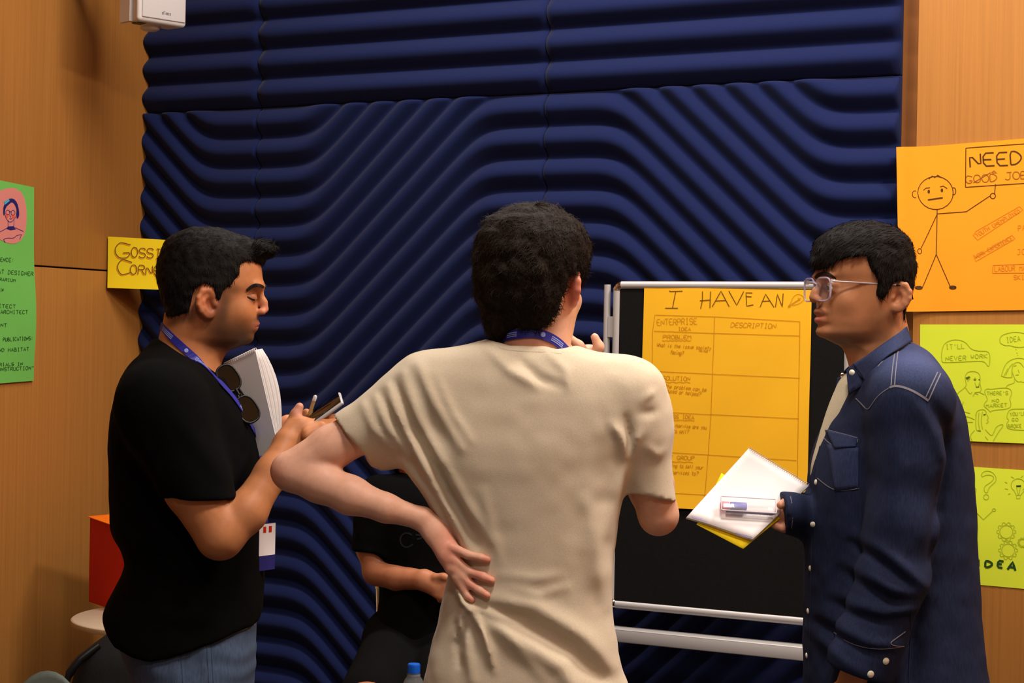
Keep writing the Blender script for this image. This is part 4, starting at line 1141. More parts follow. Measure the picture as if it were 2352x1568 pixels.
# black t-shirt
tor = pL.rows([(778, 356, 470, 60), (795, 340, 492, 100), (820, 318, 512, 150), (848, 298, 528, 190), (886, 279, 548, 212), (940, 264, 572, 222), (1016, 258, 592, 220), (1080, 257, 604, 212), (1158, 260, 606, 202), (1226, 268, 606, 196), (1258, 286, 605, 192), (1285, 293, 605, 192), (1310, 287, 605, 193), (1351, 268, 604, 196), (1394, 247, 601, 200), (1440, 244, 596, 202), (1490, 250, 592, 202)])
fd = Field(P(215, 1500, YL) - (0, .34, 0), P(640, 765, YL) + (0, .32, 0), .0045)
fd.loft(tor, pL.fr, .02, p=2.35)
fd.cap(P(380, 900, Yn + .07), P(372, 935, Yn + .01), .075, .078, .05)
fd.cap(P(372, 930, Yn), P(470, 1165, Yn), .078, .0625, .035, cut=(P(470, 1143, Yn), P(497, 1290, Yn) - P(470, 1143, Yn) + (-.03, 0, 0)))
fd.cap(P(385, 930, YL + .19), P(460, 1090, YF + .035), .072, .06, .04, cut=(P(460, 1085, YF + .03), P(500, 1190, YF) - P(460, 1085, YF + .03)))
fd.clip_poly(pL.poly([(180, 700), (352, 768), (372, 782), (400, 796), (440, 818), (478, 838), (505, 862), (720, 862), (720, 1395), (600, 1410), (592, 1424), (536, 1434), (473, 1459), (411, 1480), (374, 1485), (330, 1479), (287, 1461), (258, 1425), (240, 1392), (180, 1392)]), pL.fr, .004)
fd.rough(.0022, .06, 8, 2)
for pts, w, a in (([(300, 1250), (360, 1290), (430, 1310)], .012, .006), ([(295, 1290), (350, 1345), (430, 1370)], .012, .006), ([(350, 1000), (390, 1100), (400, 1180)], .010, .005), ([(440, 960), (500, 1040), (540, 1100)], .012, .005), ([(300, 1330), (380, 1400), (480, 1420)], .014, .006), ([(395, 1165), (360, 1230), (310, 1262)], .012, .007)):
    fd.fold([P(*q, YL - .15) for q in pts], w, a, ref=YL)
V, Q_ = fd.net(2)
np_mesh('t_shirt', V, Q_, M['black_cotton'], perL); treeLs = bvh_of(V, Q_)
# jeans, belt line, shoes
fd = Field((P(255, 1500, YL)[0], YL - .22, .05), (P(610, 1500, YL)[0], YL + .22, P(400, 1395, YL)[2]), .006)
fd.loft(pL.rows([(1395, 285, 588, 178), (1440, 276, 587, 186), (1490, 285, 585, 188), (1540, 305, 583, 186), (1600, 325, 580, 178), (1640, 340, 575, 150)]), pL.fr, .02, p=2.4)
hz = P(450, 1600, YL)
for sd in (-1, 1):
    fd.chain([hz + (0, sd * .085, .02), (hz[0] - .005, YL + sd * .09, .48), (hz[0] - .02, YL + sd * .10, .09)], [.088, .068, .058], .03)
for pts, w, a in (([(470, 1462), (474, 1520), (478, 1568)], .006, .004), ([(400, 1490), (408, 1530), (412, 1568)], .006, .003), ([(500, 1500), (545, 1520), (575, 1515)], .01, .005), ([(320, 1510), (360, 1540), (400, 1545)], .012, .005), ([(500, 1545), (550, 1560), (580, 1552)], .01, .005)):
    fd.fold([P(*q, YL - .15) for q in pts], w, a, ref=YL)
V, Q_ = fd.net(1)
np_mesh('jeans', V, Q_, M['denim_light'], perL); treeLj = bvh_of(V, Q_)
for pts in ([(474, 1462), (477, 1520), (480, 1567)], [(484, 1462), (487, 1520), (490, 1567)], [(412, 1484), (418, 1530), (420, 1567)]):
    strap('seam', [treeLj], pts, .0016, mat('jean_seam', (58, 70, 92), .9), perL, .0008, .001)
strap('waistband', [treeLj], [(470, 1452), (530, 1448), (560, 1440), (592, 1424)], .012, mat('waistband', (132, 134, 132), .9), perL, .001, .002)
shoes(perL, [(hz[0] + .0, YL - .10), (hz[0] + .02, YL + .10)], 0.0)
# lanyard and badge
ly, C_, N_ = strap('lanyard', [treeLb, treeLs], chaikin([(372, 748), (393, 772), (431, 808), (470, 843), (508, 882), (542, 920), (569, 966), (590, 1004), (602, 1046)], 1), .0145, M['lanyard'], perL, .003, .0012, default=YL - .03)
def lanyard_print(parent, C_, N_, spots, m):
    for (i0, i1) in spots:
        if i1 >= len(C_): continue
        for off in (-.0032, .0, .0032):
            b = MB()
            for i in range(i0, i1):
                t = C_[i + 1] - C_[i]; t = t / (np.linalg.norm(t) + 1e-9); x = np.cross(N_[i], t); n = N_[i] / (np.linalg.norm(N_[i]) + 1e-9)
                a, c = C_[i] + x * off + n * .0009, C_[i + 1] + x * off + n * .0009
                b.add([a - x * .0009, a + x * .0009, c + x * .0009, c - x * .0009], [(0, 1, 2, 3)])
            tag(b.build('printed_line', m, parent), kind='stuff')
lanyard_print(ly, C_, N_, [(1, 5), (13, 18), (30, 33)], M['lanyard_print'])
i = 10; n = N_[i] / np.linalg.norm(N_[i])
MB().lathe(C_[i] + n * .0008, [(.0042, 0), (.004, .0006), (.00001, .0007)], 14, n).build('printed_emblem', M['lanyard_print'], ly)
bx0, bx1 = P(603, 1046, YL - .02), P(610, 1200, YL - .03)
MB().ribbon([bx0, (bx0 + bx1) / 2, bx1], .012, np.array((.6, -.8, 0)), 0).build('hanging_strap', M['lanyard'], ly)
bn = np.array((.82, -.57, 0)); bu = np.cross(ZV, bn)
bc = P(612, 1255, YL - .03)
o = MB().box(bc, bu * .024, bn * .0012, ZV * .046).build('badge', M['navy_print'], ly)
MB().box(bc + ZV * .014 + bn * .0014, bu * .023, bn * .0004, ZV * .031).build('badge_paper', M['paper'], o)
for dx in (-.008, .008): MB().box(bc + ZV * .034 + bn * .002 + bu * dx, bu * .004, bn * .0003, ZV * .006).build('badge_logo', M['red_card'], o)
# sunglasses hooked on the neckline
sg = empty('sunglasses', P(548, 900, YL - .12), 'dark sunglasses hooked on the black t-shirt neckline', 'sunglasses')
ds = np.array(P(569, 940, 3.36) - P(524, 868, 3.36)); Ld = np.linalg.norm(ds); ds /= Ld
sn = np.array((.45, -.87, .12)); sn -= ds * (sn @ ds); sn /= np.linalg.norm(sn); sx = np.cross(ds, sn)
def lens_shape(c, ra, rb, n=28): return [c + ds * ra * math.copysign(abs(math.cos(t)) ** .8, math.cos(t)) + sx * rb * math.copysign(abs(math.sin(t)) ** .8, math.sin(t)) for t in np.linspace(0, 2 * math.pi, n, endpoint=False)]
for cpx in ((525, 868), (568, 940)):
    c = P(*cpx, 3.375)
    rim = lens_shape(c, .027, .020)
    MB().tube(rim + rim[:2], .0024, 8, False).build('rim', M['black_plastic'], sg, True)
    b = MB(); b.add([p + sn * .001 for p in rim] + [p - sn * .001 for p in rim], [tuple(range(28)), tuple(range(55, 27, -1))] + [(i, 28 + i, 28 + (i + 1) % 28, (i + 1) % 28) for i in range(28)])
    b.build('lens', M['dark_lens'], sg)
MB().tube([P(541, 893, 3.372), P(549, 906, 3.372)], .0026, 8).build('bridge', M['black_plastic'], sg, True)
for a, b_ in (((510, 838), (565, 915)), ((584, 966), (528, 880))):
    MB().tube([P(*a, 3.378), P(*b_, 3.392)], .0022, 8).build('temple', M['black_plastic'], sg, True)
# spiral notebook under the far arm
nb = empty('spiral_notebook', P(605, 1050, 3.46), 'white spiral notebook clamped under the arm in the black t-shirt', 'notebook')
TL, TR_, BR_, BL_ = P(513, 838, 3.46), P(586, 803, 3.42), P(640, 1032, 3.43), P(574, 1078, 3.47)
nrm = np.cross(TR_ - TL, BL_ - TL); nrm /= np.linalg.norm(nrm); nrm = nrm if nrm[1] < 0 else -nrm
slab('cover', TL, TR_, BR_, BL_, nrm, .0015, M['paper'], nb)
for i in range(7):
    f_ = (i + 1) / 7
    rows_ = []
    for t in np.linspace(0, 1, 12):
        a = TL * (1 - t) + BL_ * t; b_ = TR_ * (1 - t) + BR_ * t
        bulge = P(0, 0, 3.5) * 0 + (P(620, 900, 3.5) - P(603, 900, 3.5)) * (math.sin(math.pi * min(1, t * 1.08 + .03) ** .8) * 1.25 + .1) * f_
        rows_ += [a - nrm * .0018 * (i + 1), (a + b_) / 2 + bulge * .35 - nrm * .002 * (i + 1), b_ + bulge - nrm * .0022 * (i + 1)]
    fs = [(3 * k + j, 3 * k + j + 1, 3 * k + j + 4, 3 * k + j + 3) for k in range(11) for j in range(2)]
    o = mesh('page', rows_, fs, M['paper_edge'] if i % 2 else M['paper'], nb, True)
    md = o.modifiers.new('thickness', 'SOLIDIFY'); md.thickness = .0012
for i in range(17):
    c = TL + (TR_ - TL) * ((i + .5) / 17) - nrm * .003
    ring = [c + ZV * (.004 * math.cos(t)) + nrm * (.005 * math.sin(t)) for t in np.linspace(0, 2 * math.pi, 10)]
    MB().tube(ring, .0007, 5, False).build('coil', M['paper_edge'], nb, True)
# phone and pencil in the hands
ph = empty('smartphone', P(740, 950, 3.38), 'black smartphone lying in the hands of the person in black', 'phone')
a, b_, c = P(736, 957, 3.345), P(784, 922, 3.345), P(753, 917, 3.415)
e1 = (b_ - a); e1 /= np.linalg.norm(e1); e2 = c - b_; e2 -= e1 * (e2 @ e1); e2 /= np.linalg.norm(e2); en = np.cross(e1, e2); en = en if en[2] > 0 else -en
pc_ = b_ - e1 * .07 + e2 * .035
bevel(MB().box(pc_ - en * .004, e1 * .072, e2 * .0365, en * .004).build('case', M['alu'], ph), .0035, 3)
bevel(MB().box(pc_ + en * .0004, e1 * .069, e2 * .0338, en * .0006).build('screen', mat('phone_screen', (5, 5, 8), .04, .8), ph), .0005, 2)
pc = empty('pencil', P(712, 948, 3.40), 'short wooden pencil with white tip held upright over the phone', 'pencil')
a, b_ = P(711, 950, 3.385), P(725, 908, 3.37)
d_ = (b_ - a) / np.linalg.norm(b_ - a)
MB().tube([a, b_ - d_ * .011], .0036, 8).build('barrel', mat('pale_wood', (222, 182, 118), .5), pc, True)
MB().tube([b_ - d_ * .011, b_ - d_ * .002, b_], [.0038, .0036, .002], 10).build('tip', M['paper'], pc, True)
# ------------------------------------------------------------------ person in the middle: tan t-shirt, seen from behind
YM = 3.05; sM = YM / F
pM = Prof(1225, 650, YM, 58, False)           # head frame: faces away and to the right
pT = Prof(1225, 1000, YM, 0)                  # torso frame: screen aligned
perM = empty('person', (P(1220, 1500, YM)[0], YM, 0), 'person in a beige t-shirt seen from behind, one hand on the lower back', 'person')
# beige t-shirt
torso = pT.rows([(778, 1118, 1298, 80, 0), (797, 1050, 1352, 94, 0), (815, 995, 1415, 104, 0), (845, 955, 1468, 116), (900, 935, 1492, 126), (960, 915, 1486, 132), (1020, 908, 1464, 134), (1060, 918, 1447, 132), (1100, 946, 1438, 128), (1160, 990, 1424, 124), (1230, 1031, 1413, 120), (1300, 1032, 1406, 118), (1343, 1024, 1404, 118), (1400, 1010, 1406, 120), (1450, 998, 1415, 124), (1510, 984, 1424, 130), (1570, 974, 1444, 136), (1640, 966, 1455, 140), (1670, 966, 1455, 140)])
fd = Field(P(745, 1680, YM) - (0, .2, 0), P(1570, 765, YM) + (0, .2, 0), .0040)
fd.loft(torso, pT.fr, .02, p=2.3)
hn = np.array((-115, 0, -106.0))
fd.cap(P(985, 905, YM), P(795, 1012, YM - .01), .070, .049, .05, cut=(P(821, 1012, YM), hn), flat=((0, 1, 0), 1.05))
fd.cap(P(930, 985, YM), P(880, 1048, YM), .045, .019, .03, cut=(P(823, 1013, YM), hn))
fd.cap(P(1440, 900, YM), P(1466, 990, YM + .01), .060, .054, .05)
fd.cap(P(1462, 960, YM + .01), P(1498, 1150, YM + .015), .053, .041, .022, cut=(P(1494, 1138, YM), (-.22, 0, -1)))
fd.clip_poly(pT.poly([(600, 700), (1060, 775), (1120, 776), (1140, 786), (1170, 793), (1244, 793), (1276, 801), (1300, 797), (1360, 790), (1700, 790), (1700, 1660), (600, 1660)]), pT.fr, .004)
fd.rough(.0016, .05, 5, 2)
folds = [  # (points, width, amplitude)
    ([(1046, 1350), (1060, 1385), (1080, 1402)], .0040, .0075), ([(1076, 1398), (1056, 1420), (1046, 1470)], .0040, .0070), ([(1082, 1400), (1100, 1425), (1122, 1480), (1135, 1540)], .0042, .0070), ([(1090, 1395), (1130, 1410), (1200, 1432)], .0045, .0060), ([(1070, 1402), (1064, 1440), (1062, 1490)], .0035, -.0065), ([(1088, 1408), (1112, 1440), (1128, 1480)], .0040, -.0050),
    ([(922, 1068), (965, 1120), (1010, 1200), (1036, 1240)], .0050, .0060), ([(948, 1062), (1000, 1150), (1050, 1245)], .0045, -.0050), ([(905, 880), (925, 930), (960, 1000)], .0042, -.0045), ([(872, 905), (895, 955), (930, 1010)], .0042, -.0040),
    ([(960, 838), (1000, 930), (1060, 1030)], .0070, .0065), ([(925, 862), (960, 960), (1010, 1060)], .0065, .0070), ([(890, 890), (925, 985), (985, 1090)], .006, .0060),
    ([(860, 915), (890, 985), (935, 1050)], .0055, .0050), ([(830, 930), (855, 985), (900, 1035)], .0055, .0042), ([(1000, 860), (1040, 950), (1080, 1010)], .006, .0038),
    ([(943, 1010), (1000, 1140), (1080, 1275)], .0085, .0105), ([(960, 1000), (1040, 1150), (1100, 1250)], .006, -.006), ([(990, 1010), (1060, 1140), (1125, 1240)], .007, .0045),
    ([(1085, 1390), (1200, 1425), (1310, 1490), (1380, 1568)], .012, -.012), ([(1085, 1400), (1180, 1460), (1290, 1530), (1330, 1600)], .013, .0105), ([(1100, 1378), (1230, 1395), (1350, 1470), (1410, 1540)], .012, .008),
    ([(1078, 1395), (1110, 1450), (1130, 1520)], .006, .0065), ([(1068, 1390), (1062, 1440), (1085, 1560)], .007, .0085), ([(1072, 1388), (1050, 1440), (1055, 1530)], .0045, -.0070), ([(1040, 1300), (1052, 1360), (1068, 1395)], .006, .0055),
    ([(1150, 1440), (1200, 1500), (1260, 1568)], .008, .0045), ([(1120, 800), (1170, 850), (1230, 885)], .0065, .0045), ([(1190, 825), (1240, 870), (1290, 888)], .006, -.0048), ([(1250, 800), (1300, 850), (1300, 890)], .006, .0032),
    ([(1443, 1052), (1425, 1000), (1408, 975)], .006, .0055), ([(1447, 1055), (1452, 1010), (1440, 960)], .005, -.0065), ([(1450, 1050), (1462, 1010), (1470, 1000)], .006, .0045), ([(1440, 1060), (1425, 1120), (1395, 1230)], .008, .0040),
    ([(1385, 1180), (1378, 1290), (1392, 1400)], .010, .0040), ([(1340, 1120), (1365, 1250), (1360, 1340)], .012, .0032), ([(1480, 920), (1500, 905), (1507, 900)], .005, .003), ([(1475, 950), (1495, 950), (1510, 945)], .006, -.003), ([(1490, 1030), (1515, 1050), (1530, 1040)], .006, .003),
    ([(1110, 1130), (1130, 1220), (1150, 1290)], .007, .0032), ([(1150, 1320), (1230, 1330), (1290, 1320)], .007, .0025), ([(1180, 1350), (1240, 1365), (1300, 1350)], .006, .0025)]
for pts, w, a in folds:
    fd.fold([P(*q, YM - .09) for q in pts], w, a * 1.15, ref=YM + .01)
V, Q_ = fd.net(1)
np_mesh('t_shirt', V, Q_, M['tan_cotton'], perM); treeMs = bvh_of(V, Q_)
# sleeve and collar hems
strap('collar_seam', [treeMs], [(1128, 792), (1160, 803), (1210, 807), (1260, 808), (1290, 812)], .0016, M['cream_cotton'], perM, .0004, .001)
strap('sleeve_hem', [treeMs], [(1452, 1130), (1480, 1138), (1512, 1128), (1534, 1105)], .0012, M['cream_cotton'], perM, .0003, .001)
# body: head, neck, torso core, both arms and hands
fd = Field(P(600, 1450, YM) - (0, .2, 0), P(1580, 470, YM) + (0, .32, 0), .0027)
k_ = 1 / sM
H = [(.125, -.03, .03, .025), (.115, -.066, .056, .05), (.095, -.086, .078, .067), (.06, -.097, .090, .076), (.02, -.1, .094, .078), (0, -.098, .091, .076), (-.03, -.088, .089, .073), (-.055, -.07, .087, .067), (-.075, -.045, .084, .058), (-.092, -.01, .078, .046), (-.104, .02, .062, .03)]
fd.loft(H, pM.fr, .01, p=2.25, egg=.14)
A = lambda u, z, v=0.0: pM.o + pM.fr[1] * u + pM.fr[2] * v + ZV * z
def AM(px, py, v=0): return pM.at(px, py, v)
face(fd, pM, dict(eye=(1225 + 106, 650), eye_v=40, dir=1, cheek=(1225 + 88, 690), cheek_v=56, nose=((1225 + 122, 648), (1225 + 134, 680), (1225 + 140, 692)), ala=(1225 + 128, 700), lip1=(1225 + 116, 730), lip2=(1225 + 112, 742), mouth=(1225 + 116, 736), chin=(1225 + 98, 764)))
ear(fd, pM, (1225 + 8, 664, -101), 30, 42, -1, tilt=8, out=.75); ear(fd, pM, (1225 + 6, 664, 88), 24, 36, 1, tilt=8, out=.15)
fd.chain([P(1232, 735, YM), P(1226, 790, YM - .005), P(1218, 840, YM + .01)], [.052, .053, .05], .03)
fd.cap(P(1265, 735, YM + .05), P(1245, 820, YM + .03), .035, .04, .03)
fd.chain([P(1215, 900, YM + .01), P(1205, 1000, YM), P(1220, 1200, YM), P(1220, 1440, YM)], [.055, .07, .07, .075], .03)
fd.cap(P(1180, 915, YM + .01), P(990, 925, YM), .05, .045, .03); fd.cap(P(1230, 915, YM + .01), P(1435, 925, YM), .05, .045, .03)
# left arm akimbo
fd.chain([P(990, 910, YM), P(840, 985, YM - .01), P(760, 1028, YM - .015), P(672, 1080, YM - .02)], [.05, .039, .0375, .034], .012)
fd.chain([P(668, 1084, YM - .02), P(735, 1107, YM - .03), P(805, 1137, YM - .045), P(886, 1166, YM - .06), P(968, 1191, YM - .055)], [.0325, .0345, .0325, .0238, .0188], .012)
fd.ell(P(655, 1078, YM - .02), (.02, .02, .022), .012)
yh = YM - .055
fx_ = (.35, -.9, .1)
fd.chain([P(972, 1192, yh), P(1000, 1222, yh - .004), P(1030, 1268, yh - .012)], [.0195, .0205, .0215], .012, flat=(fx_, .66))
fd.cap(P(1012, 1230, yh - .006), P(1044, 1300, yh - .012), .0175, .019, .010, flat=(fx_, .66))
def on(px, py, r, bias=0.0):
    h = drape([treeMs], px, py, r)
    return h[0] if h is not None else P(px, py, yh)
for pts, rs in (([(1036, 1256), (1078, 1271), (1106, 1279), (1122, 1284)], (.0092, .0076, .0068, .0062)), ([(1040, 1284), (1082, 1312), (1112, 1323), (1131, 1331)], (.0096, .0082, .0076, .0070)), ([(1044, 1306), (1082, 1340), (1104, 1356), (1121, 1367)], (.0092, .0078, .0070, .0064)), ([(1046, 1325), (1060, 1355), (1074, 1370), (1087, 1379)], (.0084, .0070, .0064, .0058))):
    w_ = [P(*pts[0], yh - .018)]
    for q, r in zip(pts[1:], rs[1:]): w_.append(on(q[0], q[1], r * .75))
    for i in range(1, len(w_)):
        w_[i] = np.array((w_[i][0], min(w_[i][1], w_[i - 1][1] + .01), w_[i][2]))
    fd.chain(w_, rs, .004)
fd.chain([P(1000, 1205, yh + .006), P(1022, 1232, yh + .05), P(1045, 1262, yh + .09)], [.0145, .011, .009], .01)
# right arm: elbow low, hand at the chin
fd.chain([P(1435, 915, YM), P(1470, 1010, YM + .01), P(1496, 1110, YM + .02), P(1513, 1178, YM + .03)], [.048, .040, .038, .034], .012)
fd.chain([P(1512, 1186, YM + .035), P(1490, 1120, YM + .075), P(1430, 980, YM + .15), P(1378, 872, YM + .20)], [.034, .036, .031, .021], .012)
hy = YM + .20
fd.cap(P(1376, 868, hy), P(1352, 822, hy + .005), .022, .026, .012, flat=((0, 1, 0), .8))
fd.chain([P(1362, 822, hy - .012), P(1376, 796, hy - .02), P(1366, 774, hy - .022)], [.0115, .0090, .0078], .007)
fd.chain([P(1350, 818, hy - .012), P(1330, 793, hy - .02), P(1308, 776, hy - .022)], [.0100, .0088, .0078], .006)
fd.chain([P(1346, 826, hy + .004), P(1318, 806, hy), P(1298, 790, hy)], [.0100, .0088, .0078], .006)
fd.chain([P(1344, 836, hy + .018), P(1316, 822, hy + .02), P(1300, 810, hy + .018)], [.0095, .0084, .0074], .006)
fd.chain([P(1344, 846, hy + .03), P(1322, 838, hy + .036), P(1308, 830, hy + .034)], [.0088, .0076, .0068], .006)
V, Q_ = fd.net(2)
skinM = (226, 172, 144)
red = (222, 128, 106)
sp = [(A(0, -.012, -.09), (.03, .03, .045), (214, 104, 76), .75), (P(1215, 795, YM - .05), (.07, .06, .018), (224, 146, 114), .6), (P(640, 1090, YM - .02), (.02, .06, .026), (214, 136, 112), .6), (P(1030, 1260, yh), (.028, .05, .04), red, .55)]
sp += [(P(px, py, YM - .1), (.014, .06, .010), red, .6) for px, py in ((1122, 1284), (1131, 1331), (1121, 1367), (1087, 1379), (1100, 1318), (1080, 1345))]
sp += [(A(.085, -.07, 0), (.03, .05, .03), (170, 120, 92), .6), (P(1510, 1190, YM), (.04, .06, .05), (200, 140, 108), .5), (P(1320, 740, YM + .03), (.02, .05, .03), (196, 148, 112), .5)]
col = paint(V, skinM, sp)
np_mesh('body', V, Q_, M['skin'], perM, col); treeMb = bvh_of(V, Q_)
for sd in (-1, 1):
    lathe_eye('eye', pM, 1225 + 98, 650, sd * 40, .0115, 'iris_dark', perM, pM.fr[1])
    pts = chaikin([AM(1225 + 120, 632, sd * 14), AM(1225 + 119, 627, sd * 40), AM(1225 + 100, 632, sd * 66)], 2)
    MB().tube(pts, .003, 8).build('eyebrow', M['brow'], perM, True)
# hair
pH = Prof(1225, 620, YM, 0)
fd = Field(P(1070, 790, YM) - (0, .14, 0), P(1380, 445, YM) + (0, .14, 0), .0030)
fd.loft(pH.rows([(469, 1195, 1242, 25), (478, 1163, 1278, 60), (497, 1140, 1312, 92), (529, 1114, 1346, 122), (560, 1099, 1354, 136), (600, 1097, 1353, 138), (640, 1108, 1344, 132), (682, 1122, 1325, 122), (711, 1138, 1310, 112), (746, 1150, 1290, 98), (772, 1158, 1270, 84)]), pH.fr, .01, p=2.2)
fd.loft(H, pM.fr, .012, p=2.25, egg=.14, off=.011)
fd.clip_poly([(-.3, .3), (.3, .3), (.3, .055), (.105, .055), (.07, .05), (.045, .02), (.022, .012), (.018, -.02), (.006, .02), (-.014, .026), (-.032, .0), (-.034, -.035), (-.040, -.066), (-.052, -.080), (-.3, -.086)], pM.fr, .008)
fd.ell(A(-.016, -.012, .062), (.026, .03, .055), .02); fd.ell(A(-.05, -.06, .040), (.026, .035, .045), .02)
fd.rough(.0045, .022, 11, 3)
V, Q_ = fd.net(1)
EV, ET = strands(V, Q_, 14000, .015, lambda p, n: np.tile(np.array((.2, 0, -.6)), (len(p), 1)) + np.cross(n, np.array((.3, .4, .2))) * 1.2, .26, .0006, 7, curl=.45)
np_mesh('hair', V, Q_, M['hair_brown'], perM, None, (EV, ET))
# lanyard
ly, C_, N_ = strap('lanyard', [treeMb], chaikin([(1150, 777), (1175, 770), (1210, 765), (1240, 766), (1265, 776), (1285, 790), (1300, 806)], 1), .0165, M['lanyard'], perM, .0035, .0014, dens=5)
lanyard_print(ly, C_, N_, [(3, 7), (20, 25)], M['lanyard_print'])
i = 17; n = N_[i] / np.linalg.norm(N_[i])
MB().lathe(C_[i] + n * .0008, [(.0045, 0), (.0042, .0006), (.00001, .0007)], 14, n).build('printed_emblem', M['lanyard_print'], ly)
# trousers and shoes below the frame
fd = Field((P(960, 1600, YM)[0], YM - .17, .05), (P(1470, 1600, YM)[0], YM + .17, P(1220, 1600, YM)[2] + .05), .007)
hz = P(1212, 1640, YM)
fd.loft([(0.06, -.17, .17, .095), (-.02, -.175, .175, .1), (-.1, -.17, .17, .095)], (hz, np.array((1., 0, 0)), np.array((0, 1., 0))), .02)
for sd in (-1, 1): fd.chain([hz + (sd * .085, 0, -.05), (hz[0] + sd * .1, YM, .45), (hz[0] + sd * .11, YM, .09)], [.085, .066, .056], .03)
V, Q_ = fd.net(1); np_mesh('trousers', V, Q_, mat('grey_trousers', (60, 60, 66), .9), perM)
shoes(perM, [(hz[0] - .11, YM), (hz[0] + .11, YM)], math.pi / 2)
# ------------------------------------------------------------------ person on the right: denim shirt, glasses, facing left
YR = 3.45; sR = YR / F
pR = Prof(1985, 690, YR, 198)
pJ = Prof(2040, 1100, YR, 180)
perR = empty('person', (P(2040, 1500, YR)[0], YR, 0), 'person in a dark denim shirt and clear glasses facing left', 'person')
A = pR.at
fd = Field(P(1740, 1640, YR) - (0, .32, 0), P(2200, 500, YR) + (0, .3, 0), .0027)
fd.loft(pR.rows([(514, 2028, 1952, 38), (530, 2056, 1916, 62), (550, 2074, 1892, 78), (580, 2086, 1877, 88), (612, 2090, 1871, 91), (633, 2089, 1872, 90), (650, 2085, 1880, 87), (670, 2078, 1881, 84), (695, 2068, 1875, 80), (714, 2058, 1872, 76), (735, 2045, 1873, 71), (752, 2028, 1877, 65), (768, 2005, 1878, 57), (780, 1985, 1892, 46), (789, 1962, 1915, 30)]), pR.fr, .01, p=2.25, egg=.16)
face(fd, pR, dict(eye=(1888, 661), eye_v=32, dir=-1, cheek=(1915, 690), cheek_v=42, nose=((1877, 651), (1866, 672), (1860, 683)), ala=(1868, 689), lip1=(1871, 716), lip2=(1873, 735), mouth=(1869, 726), gape=3.0, chin=(1886, 762)))
for sd in (-1, 1): fd.ell(A(1882, 637, sd * 26), np.array((7, 20, 6)) * sR, .014, R=np.array([pR.fr[1], pR.fr[2], ZV]))
for sd in (-1, 1):   # lids around the eyes
    Rr = np.array([pR.fr[1], pR.fr[2], ZV])
    fd.ell(A(1891, 656, sd * 32), np.array((12.5, 15, 8.5)) * sR, .007, R=Rr); fd.ell(A(1892, 669, sd * 32), np.array((11.5, 14, 6.5)) * sR, .008, R=Rr)
ear(fd, pR, (2026, 684, 84), 25, 33, 1, tilt=10, out=.5); ear(fd, pR, (2026, 684, -84), 25, 33, -1, tilt=10, out=.5)
fd.chain([A(2018, 725), A(2026, 780), A(2040, 850)], [60 * sR, 57 * sR, 56 * sR], .03)
fd.cap(A(1968, 775), A(1985, 850), 30 * sR, 32 * sR, .03)
fd.chain([P(2055, 900, YR), P(2065, 1010, YR), P(2060, 1250, YR), P(2060, 1560, YR)], [.060, .10, .11, .12], .04)
Yn = YR - .20
fd.chain([P(2070, 930, YR - .08), P(2085, 940, Yn + .03), P(2082, 1060, Yn), P(2060, 1200, Yn - .01), P(2045, 1330, Yn - .01)], [.055, .05, .046, .042, .038], .03)
fd.chain([P(2045, 1330, Yn - .01), P(2005, 1440, Yn), P(1960, 1555, Yn + .02)], [.038, .034, .024], .02)
fd.cap(P(1958, 1560, Yn + .02), P(1940, 1605, Yn + .03), .025, .027, .012, flat=((0, 1, 0), .7))
for i in range(4):
    fd.chain([P(1925 + i * 14, 1605 + i * 4, Yn + .03), P(1910 + i * 15, 1632 + i * 5, Yn + .035), P(1918 + i * 15, 1655 + i * 4, Yn + .05)], [.0095, .0085, .0072], .005)
fd.chain([P(1922, 1580, Yn + .03), P(1902, 1600, Yn + .04), P(1896, 1622, Yn + .05)], [.0115, .0095, .0078], .006)
# far arm holding the pad
Yf = YR + .20
fd.chain([P(2060, 930, YR + .06), P(2060, 950, Yf), P(2040, 1120, Yf + .01), P(2000, 1200, Yf - .02)], [.055, .05, .044, .038], .03)
fd.chain([P(2000, 1200, Yf - .02), P(1900, 1190, Yf - .12), P(1826, 1180, 3.405)], [.038, .033, .024], .02)
fd.cap(P(1824, 1180, 3.405), P(1806, 1181, 3.40), .023, .021, .012, flat=((-.2, .3, 1), .75))
NB_T, NB_R, NB_L = P(1720, 1029, 3.47), P(1858, 1115, 3.424), P(1577, 1185, 3.37)
ne1, ne2 = NB_R - NB_T, NB_L - NB_T
nn = np.cross(ne1, ne2); nn /= np.linalg.norm(nn); nn = nn if nn[2] > 0 else -nn
def npad(px, py, d=0.0): return hit(px, py, NB_T + nn * d, nn) 
fd.chain([npad(1818, 1164, .010), npad(1806, 1154, .014), npad(1793, 1160, .0165)], [.0105, .0092, .0082], .007)
for i, (a, b_) in enumerate((((1804, 1192), (1762, 1186)), ((1806, 1200), (1770, 1200)), ((1810, 1207), (1782, 1208)), ((1814, 1211), (1796, 1213)))):
    fd.chain([npad(*a, -.022), npad((a[0] + b_[0]) / 2, (a[1] + b_[1]) / 2 + 1, -.026), npad(*b_, -.020)], [.0098, .0085, .0075], .005)
V, Q_ = fd.net(2)
skinR = (184, 124, 84)
st2 = (116, 82, 58)
